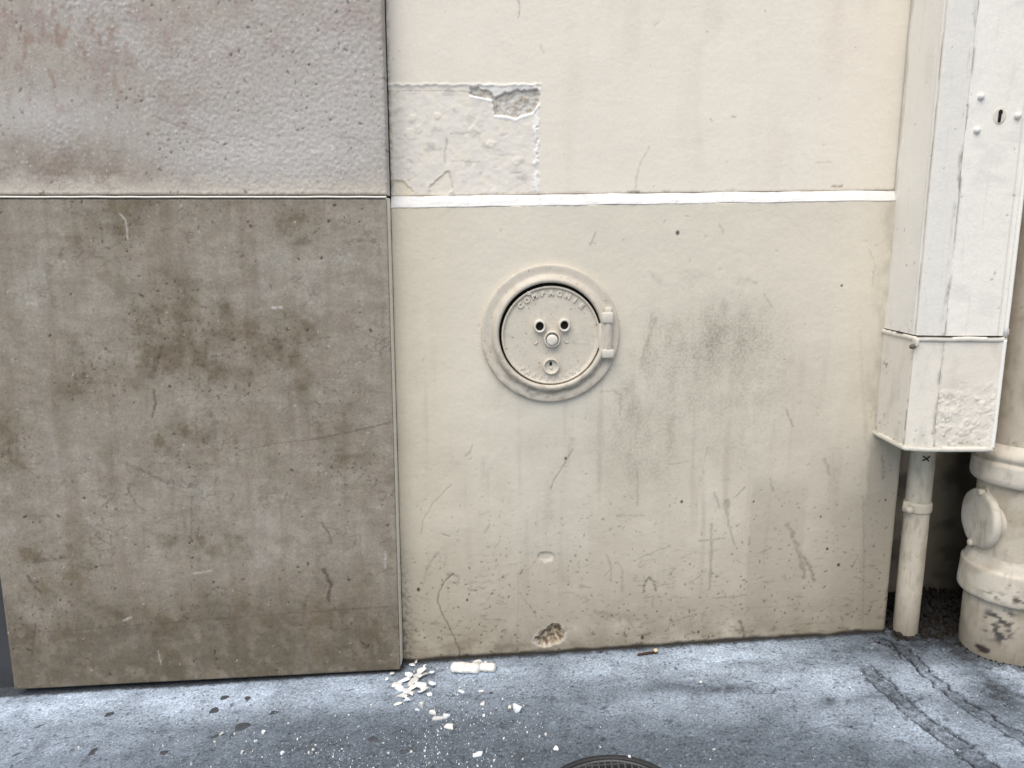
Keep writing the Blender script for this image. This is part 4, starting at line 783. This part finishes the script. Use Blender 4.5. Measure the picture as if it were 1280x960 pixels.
lathe('collar', zprof([(rb0*0.97, zAlo), (RC-0.004, zAlo-0.0005), (RC-0.001, zAlo+0.003), (RC+0.001, zAlo+0.01), (RC, zAhi-0.006), (RC-0.003, zAhi-0.001), (RC-0.0055, zAhi), (RC-0.003, zAhi+0.003), (RC-0.001, zAhi+0.010), (RC-0.004, zAhi+0.017), (rb0*1.0, zAhi+0.024), (rb0*0.93, zAhi+0.030)], 0.003), (bx_, by_, zf2), n=120, material=M_IRON, parent=dp, color=lin(214, 205, 189)*0.84, wob=0.0010, seed=94, dirt=pipe_dirt(1250, zf2-1, 0), **kw)
lathe('upper_pipe', zprof([(rb0*0.93, zAhi+0.02), (rb0*0.93, 2.5)], 0.01), (bx_, by_, zf2), n=96, material=M_IRON, parent=dp, color=lin(206, 195, 177)*0.82, wob=0.0012, seed=95, dirt=pipe_dirt(1260, zf2-1, 0), **kw)
# inspection branch facing left along the wall
hz_ = P(1220, 652, by_-0.02)[2]; ah = math.radians(-2); hax = np.array([-math.cos(ah), -math.sin(ah), 0]); he1 = np.array([math.sin(ah), -math.cos(ah), 0])
hc = np.array([bx_, by_-0.004, hz_]); rh = 38.5*1.36/960
hl = None
for Lh in np.linspace(0.05, 0.14, 91):                       # reach of the branch so that its disc stands where it is seen
    w = hc+hax*Lh-CO; x = 640+FPX*(w@CR)/(w@CF)
    if x < 1221.5: hl = Lh; break
print('hatch reach', hl)
ht_ = lathe('inspection_hatch', [(rh*0.98, -0.03), (rh*0.86, hl-0.028), (rh*0.88, hl-0.016), (rh*0.98, hl-0.013), (rh*1.01, hl-0.010), (rh*1.01, hl-0.004), (rh*0.97, hl), (rh*0.90, hl+0.0012), (rh*0.80, hl+0.0016), (rh*0.4, hl+0.002), (0.0002, hl+0.002)], hc, hax, he1, (0, 0, 1), 72, M_IRON, dp, lin(212, 204, 188)*0.86, 0.0005, 96, dirt=pipe_dirt(1270, zf2-1, 0))
for sgn, off in ((1, 0.005), (-1, -0.010)):
    b0 = hc+hax*(hl-0.006)+np.array([0, 0, sgn*rh*0.93])+he1*off
    lathe('bolt', [(0.0001, 0.012), (0.004, 0.0118), (0.0062, 0.010), (0.0066, 0.004), (0.0066, -0.016)], b0, hax, he1, (0, 0, 1), 18, M_IRON, ht_, PIPEC, 0.0008, 97+sgn)
    lathe('lug', [(0.0105, 0.002), (0.0115, -0.002), (0.0115, -0.010), (0.0100, -0.013)], b0, hax, he1, (0, 0, 1), 20, M_IRON, ht_, PIPEC, 0.0008, 99+sgn)
q = P(1266, 772-62, yf)
box('paper_tab', (bx_-0.012, by_-RP*1.03-0.002, zf2+zBhi+0.006), (bx_+0.012, by_-RP*0.99, zf2+zBhi+0.022), M_IRON, dp, color=lin(226, 220, 208)*0.88, bev=0.001, jitter=0.001, seed=15)

# ================================================================== round grate in the pavement
def plane_up(x, y, dz): return np.array([x, y, gz(x, y)+dz])
nrm_g = np.array([-SLX, -SLY, 1.0]); nrm_g /= np.linalg.norm(nrm_g); ge1 = np.array([1, 0, SLX]); ge1 /= np.linalg.norm(ge1); ge2 = np.cross(nrm_g, ge1)
gc = plane_up(mc[0], mc[1], 0); gr_ = root('drain_grate', gc, 'round cast iron drain grate let into the asphalt', 'grate')
lathe('frame', [(0.1125, -0.05), (0.1140, -0.004), (0.1145, 0.0012), (0.1125, 0.0026), (0.1070, 0.0022), (0.1055, 0.0006), (0.1050, -0.012), (0.1045, -0.05)], gc, nrm_g, ge1, ge2, 96, M_FRAME, gr_, (.02, .02, .02), 0.0004, 5)
lathe('pit', [(0.1046, -0.045), (0.05, -0.05), (0.0001, -0.05)], gc, nrm_g, ge1, ge2, 48, M_DARK, gr_, (0, 0, 0))
lathe('rim', [(0.1042, -0.012), (0.1044, -0.0004), (0.1028, 0.0012), (0.1006, 0.0006), (0.1002, -0.012)], gc, nrm_g, ge1, ge2, 96, M_GRATE, gr_, (.02, .02, .02), 0.0004, 6)
def gbar(a, b, w, top, name='bar'):
    a = np.array(a); b = np.array(b); d = (b-a)/np.linalg.norm(b-a); s = np.array([-d[1], d[0]])*w/2
    V = []
    for p in (a, b):
        for q_, hh_ in ((-1.25, -0.014), (-1, top), (1, top), (1.25, -0.014)):
            t = p+s*q_; V.append(gc+ge1*t[0]+ge2*t[1]+nrm_g*hh_)
    raw_mesh(name, V, [[0, 1, 5, 4], [1, 2, 6, 5], [2, 3, 7, 6], [3, 0, 4, 7], [0, 3, 2, 1], [4, 5, 6, 7]], M_GRATE, gr_, smooth=False)
for k in range(-9, 10):
    t = k*0.0102; L = math.sqrt(max(0, 0.1015**2-t*t))
    if L > 0.01: gbar((t, -L), (t, L), 0.0030, 0.0004)
for k in range(-4, 5):
    t = k*0.0235; L = math.sqrt(max(0, 0.1015**2-t*t)); gbar((-L, t), (L, t), 0.0030, -0.0006, 'cross_bar')

# ================================================================== litter on the pavement
rng = random.Random(7)
def chunk_mesh(name, L, W, T, n, flat, seed):
    rn = random.Random(seed); bm = bmesh.new()
    k = rn.randint(5, 8); an = sorted(rn.uniform(0, 6.283) for _ in range(k)); 
    for a in an:
        r = rn.uniform(0.72, 1.05)
        for zz, f in ((0, rn.uniform(.85, 1.0)), (1, rn.uniform(0.65, 0.98)), (0.5, rn.uniform(.9, 1.05))):
            bm.verts.new((math.cos(a)*r*f*L/2, math.sin(a)*r*f*W/2, zz*T*rn.uniform(0.75, 1.1)))
    for _ in range(n): bm.verts.new((rn.uniform(-.3, .3)*L, rn.uniform(-.3, .3)*W, T*rn.uniform(0.95, 1.25)))
    res = bmesh.ops.convex_hull(bm, input=bm.verts[:])
    for g in list({e for e in res['geom_interior'] if isinstance(e, bmesh.types.BMVert)}): bm.verts.remove(g)
    bm.normal_update(); me = bpy.data.meshes.new(name); bm.to_mesh(me); bm.free(); return me
def frag(px, py, L, W, T, rot, seed, label, group=None, tilt=(0, 0), lift=0.0, n=4):
    """L, W in photo pixels on the ground, T in mm"""
    q = G(px, py); me = chunk_mesh('plaster_fragment', L*PXM*0.94, W*PXM*1.55, T/1000, n, 0, seed)
    o = link_mesh('plaster_fragment', me, (M_CHALK, M_CHALK3, M_CHALK, M_CHALK2)[seed % 4], None, smooth=False); o.location = (q[0], q[1], q[2]-0.0006+lift); o.rotation_euler = (tilt[0]+SLY, tilt[1]-SLX, rot)
    return prop(o, label, 'plaster', group)
# the thick stick of plaster: lumpy, two joined lengths
def lump(px0, py0, px1, py1, r, seed, label, flat=0.75):
    a = G(px0, py0); b = G(px1, py1); n, m = 26, 20; d = b-a; L = np.linalg.norm(d); d /= L; s = np.cross(d, [0, 0, 1]); up = np.cross(s, d)
    t = np.linspace(0, 1, n); th = np.linspace(0, 2*math.pi, m, endpoint=False); Tt, Th = np.meshgrid(t, th, indexing='ij')
    env = np.clip(np.minimum(Tt, 1-Tt)/0.1, 0, 1)**0.45
    R = r*env*(1+0.22*fbm(Tt*3+seed, np.cos(Th)+np.sin(Th)*1.3, 0.9, 3, seed))
    pos = a+Tt[..., None]*L*d+R[..., None]*(np.cos(Th)[..., None]*s+flat*np.sin(Th)[..., None]*up)+np.array([0, 0, r*flat*0.9])
    o = sheet('plaster_fragment', pos[..., 0], pos[..., 1], pos[..., 2], np.ones(pos.shape), M_CHALK2, None, closed=True, origin=a+d*L*0.5)
    return prop(o, label, 'plaster', 'plaster broken off the wall')
GP = 'plaster broken off the wall'
lump(563, 838.5, 601, 840.5, 0.0118, 3, 'thickest white plaster stick, lying along the wall foot')
lump(599, 837.5, 620, 838.5, 0.0105, 8, 'rounded white plaster lump touching the right end of the thickest stick', 0.7)
frag(597, 830, 16, 5, 7, .2, 401, 'thin white plaster flake behind the thickest plaster stick', GP)
frag(607, 829, 6, 4, 4, .8, 402, 'tiny white plaster flake behind the rounded plaster lump', GP)
PILE = [(516, 832, 8, 5, 5), (521, 829, 5, 5, 4), (531, 833, 6, 4, 4), (527, 840, 14, 7, 6), (511, 846, 10, 7, 6), (534, 845, 16, 8, 5), (541, 843, 8, 6, 4), (497, 858, 13, 9, 7), (506, 852, 16, 9, 8), (518, 855, 18, 10, 8), (527, 860, 18, 8, 9), (531, 865, 12, 6, 6), (508, 866, 15, 9, 8), (503, 873, 15, 7, 6), (509, 878, 8, 5, 5), (512, 870, 10, 7, 6), (540, 857, 9, 6, 4), (522, 848, 12, 7, 5), (500, 862, 12, 6, 5), (515, 862, 12, 7, 6), (524, 868, 9, 5, 4), (490, 845, 8, 5, 4), (483, 852, 6, 4, 4), (498, 881, 10, 3, 2), (537, 869, 6, 4, 3)]
for i, (px, py, L, W, T) in enumerate(PILE):
    frag(px, py, L*1.4, W*1.25, T*0.55, rng.uniform(-.6, .6), 500+i, 'white plaster flake in the heap below the slab corner', 'flakes in the plaster heap', (rng.uniform(-.35, .35), rng.uniform(-.35, .35)), rng.uniform(0.001, .006))
for px, py, L, W, T, rot, lab in [(526, 883, 13, 6, 6, .3, 'white plaster crumb just in front of the plaster heap'), (521, 889, 8, 4, 4, 0, 'small crumb touching the one in front of the plaster heap'),
    (541, 892, 12, 5, 5, -.5, 'pointed white flake at the back of the three shards'), (550, 899, 30, 6, 4, -.25, 'longest flat white shard in front of the plaster heap'), (558, 896, 12, 6, 5, .3, 'white flake lying on the end of the longest shard'),
    (562, 909, 14, 9, 5, -.7, 'triangular white shard nearest the camera of the shard cluster'), (577, 865, 14, 5, 4, 0, 'oval white flake below the thickest plaster stick'), (601, 864, 10, 4, 2, 0, 'pale flat flake right of the oval flake'),
    (603, 880, 8, 6, 4, 0, 'small round crumb in the middle of the pavement'), (647, 887, 16, 11, 8, .3, 'lone six-sided white plaster chunk on the asphalt'), (637, 884, 5, 4, 3, 0, 'crumb beside the lone six-sided chunk'),
    (598, 944, 15, 4, 5, .45, 'elongated white plaster stick near the bottom of the photo'), (696, 936, 9, 5, 4, .1, 'white crumb a hand left of the round grate'), (605, 895, 5, 3, 3, 0, 'small white bit below the round crumb'), (682, 919, 5, 4, 3, 0, 'upper of two paired crumbs above the grate'), (675, 922, 5, 4, 3, 0, 'lower of two paired crumbs above the grate'),
    (278, 919, 8, 7, 4, 0, 'left one of two white crumbs below the stone slab'), (330, 916, 8, 6, 4, .6, 'arrow-shaped white crumb below the stone slab'), (304, 941, 8, 5, 4, .2, 'white crumb by the bottom edge, left half'), (352, 942, 11, 5, 3, 0, 'flat white flake by the bottom edge, left half'),
    (787, 947, 5, 4, 4, 0, 'white crumb resting on the rim of the round grate'), (876, 853, 5, 3, 3, 0, 'white crumb in front of the dark oil stain'), (893, 938, 5, 3, 3, 0, 'white crumb right of the round grate')]:
    frag(px, py, L, W, T, rot, px*3+py, lab, GP)
# small crumbs one could still count, then the dust nobody could
rg = np.random.RandomState(11); cm = [chunk_mesh('plaster_crumb', 0.0052, 0.0058, 0.0028, 2, 0, 900+i) for i in range(8)]
for i_, m_ in enumerate(cm): m_.materials.append((M_CHALK, M_CHALK3, M_CHALK2)[i_ % 3])
nc = 0
while nc < 80:
    px = rg.normal(470, 130); py = 960-abs(rg.normal(0, 55))+20
    if rg.rand() < 0.12: px = rg.uniform(0, 1100); py = rg.uniform(840, 985)
    if py > 985 or px < 60: continue
    q = G(px, py)
    if q[1] > -0.012 or (q[0] < -0.2 and q[1] > -0.06) or math.hypot(q[0]-mc[0], q[1]-mc[1]) < 0.13: continue
    o = bpy.data.objects.new('plaster_crumb', cm[nc % 8]); COL.objects.link(o); s = rg.uniform(0.45, 1.15); o.scale = (s*rg.uniform(.8, 1.3), s, s); o.location = (q[0], q[1], q[2]-0.0004); o.rotation_euler = (0, 0, rg.uniform(0, 6.28))
    prop(o, 'small white plaster crumb strewn on the asphalt', 'plaster', 'small plaster crumbs'); nc += 1
V = []; Fc = []
for i in range(1500):
    if rg.rand() < 0.75: px = rg.normal(500, 150); py = 985-abs(rg.normal(0, 75))
    elif rg.rand() < 0.5: px = rg.normal(520, 40); py = rg.normal(862, 22)
    else: px = rg.uniform(0, 1270); py = rg.uniform(810, 985)
    if py < 812: continue
    q = G(px, py)
    if q[1] > -0.006 or (q[0] < -0.2 and q[1] > -0.05) or math.hypot(q[0]-mc[0], q[1]-mc[1]) < 0.126: continue
    r = 0.0005+0.0013*rg.rand()**3; b0 = len(V); a0 = rg.uniform(0, 6.28)
    for k in range(4): V.append((q[0]+r*math.cos(a0+k*1.57)*rg.uniform(.7, 1.3), q[1]+r*math.sin(a0+k*1.57)*rg.uniform(.7, 1.3), q[2]-0.001))
    V.append((q[0], q[1], q[2]+r*rg.uniform(0.8, 1.4)+0.0006))
    Fc += [[b0+k, b0+(k+1) % 4, b0+4] for k in range(4)]
prop(raw_mesh('plaster_dust', V, Fc, M_CHALK, None, smooth=False), 'fine white plaster dust specks sprinkled over the asphalt', 'plaster dust', None, 'stuff')
# trodden gum: dark flat discs
GUM = [(350, 788+0, 0), (301, 916, 0)]
for px, py, rx, lab in [(137, 893, 7, 'dark gum spot nearest below the left part of the stone slab'), (118, 940, 9, 'dark gum spot at the lower left of the pavement'), (281, 872, 7, 'dark oval gum spot close under the slab edge'), (310, 873, 6, 'brownish gum spot right of the oval one under the slab'), (268, 888, 8, 'blackish gum smear under the slab, left of centre'), (303, 908, 11, 'wide dark gum smear below the stone slab'), (205, 941, 6, 'grey gum spot midway along the bottom edge, left half'), (467, 924, 8, 'dark gum disc in front of the plaster heap'), (342, 891, 6, 'small dark gum spot under the slab, right of centre'), (614, 866, 3, 'tiny dark ring-shaped gum spot by the pale flat flake')]:
    q = G(px, py); n = 22; rn = random.Random(px); R0 = rx*PXM*0.8; V = [(q[0], q[1], q[2]+0.0012)]
    ph = rn.uniform(0, 6)
    for ring, f, hh_ in ((0, .55, .0011), (1, .9, .0007), (2, 1.05, -.0012)):
        for k in range(n):
            a = 2*math.pi*k/n; w = 1+0.12*math.sin(2*a+ph)+0.10*math.sin(3*a+2*ph)+0.06*math.sin(5*a+ph*3)+0.05*math.sin(8*a); V.append((q[0]+R0*f*w*math.cos(a), q[1]+R0*f*w*math.sin(a)*0.9, q[2]+hh_))
    Fc = [[0, 1+k, 1+(k+1) % n] for k in range(n)]
    for ring in (0, 1): Fc += [[1+ring*n+k, 1+(ring+1)*n+k, 1+(ring+1)*n+(k+1) % n, 1+ring*n+(k+1) % n] for k in range(n)]
    prop(raw_mesh('gum_spot', V, Fc, M_GUM, None, origin=q), lab, 'gum', 'trodden gum spots')
# brown stick with a pale round end
a = G(797, 820); b = G(822, 816.5); s_ = root('stick', (a+b)/2, 'little brown stick with a pale round end, at the wall foot', 'stick')
up = np.array([0, 0, 0.0026])
tube('shaft', [a+up, a*0.6+b*0.4+up*1.2, b+up], [0.0020, 0.0027, 0.0022], M_WOOD, s_, (0, 0, 0), 8)
e = G(819.5, 816); e[2] += 0.0045; th = np.linspace(-math.pi/2, math.pi/2, 7)
lathe('tip', [(0.0045*math.cos(t)+1e-4, 0.0045*math.sin(t)) for t in th], e, (0, 0, 1), (1, 0, 0), (0, 1, 0), 12, M_TIP, s_, (0, 0, 0), 0.0005, 3)
# dirt piled up in the recess and along the wall foot
V = []; Fc = []; rg = np.random.RandomState(3)
def clod(x, y, r, dz=0):
    b0 = len(V); z = gz(x, y)+dz; a0 = rg.uniform(0, 6.28)
    for lvl, f in ((0, 1.0), (1, .75)):
        for k in range(5): V.append((x+r*f*math.cos(a0+k*1.2566)*rg.uniform(.7, 1.25), y+r*f*math.sin(a0+k*1.2566)*rg.uniform(.7, 1.25), z-0.002+lvl*r*0.9))
    V.append((x, y, z+r*1.1)); 
    for k in range(5):
        k2 = (k+1) % 5; Fc.append([b0+k, b0+k2, b0+5+k2, b0+5+k]); Fc.append([b0+5+k, b0+5+k2, b0+10])
for i in range(900):
    x = rg.uniform(XC+0.004, 1.02); y = rg.uniform(-0.035, 0.12)
    if math.hypot(x-px_, y-py_) < r1 or math.hypot(x-bx_, y-by_) < rb0: continue
    clod(x, y, 0.002+0.007*rg.rand()**2.5, 0.02*max(0, min(1, (y+0.01)/0.06))*max(0, min(1, (x-0.74)/.04)))
for i in range(140):
    x = rg.uniform(XL, XC+0.03); clod(x, -abs(rg.normal(0, 0.0022))-0.0003, 0.0006+0.0014*rg.rand()**3)
for i in range(260):
    t = rg.uniform(-3.3, 0.3); rr = rb0+abs(rg.normal(0, 0.006)); clod(bx_+rr*math.cos(t), by_+rr*math.sin(t), 0.0007+0.0028*rg.rand()**3)
for i in range(500):
    x = rg.uniform(XL-0.7, XC); clod(x, (-0.045 if x < XL else -0.004)-abs(rg.normal(0, 0.02)), 0.0004+0.0010*rg.rand()**3)
for i in range(200):
    clod(rg.uniform(0.70, 0.86), rg.normal(-0.03, 0.02), 0.0007+0.002*rg.rand()**3)
prop(raw_mesh('dirt', V, Fc, M_SOIL, None, smooth=False), 'dark crumbly dirt gathered in the recess and along the wall foot', 'dirt', None, 'stuff')
tri = sum(sum(len(p.vertices)-2 for p in o.data.polygons) if len(o.data.polygons) < 3000 else 2*len(o.data.polygons) for o in scene.objects if o.type == 'MESH'); print('tris', tri)
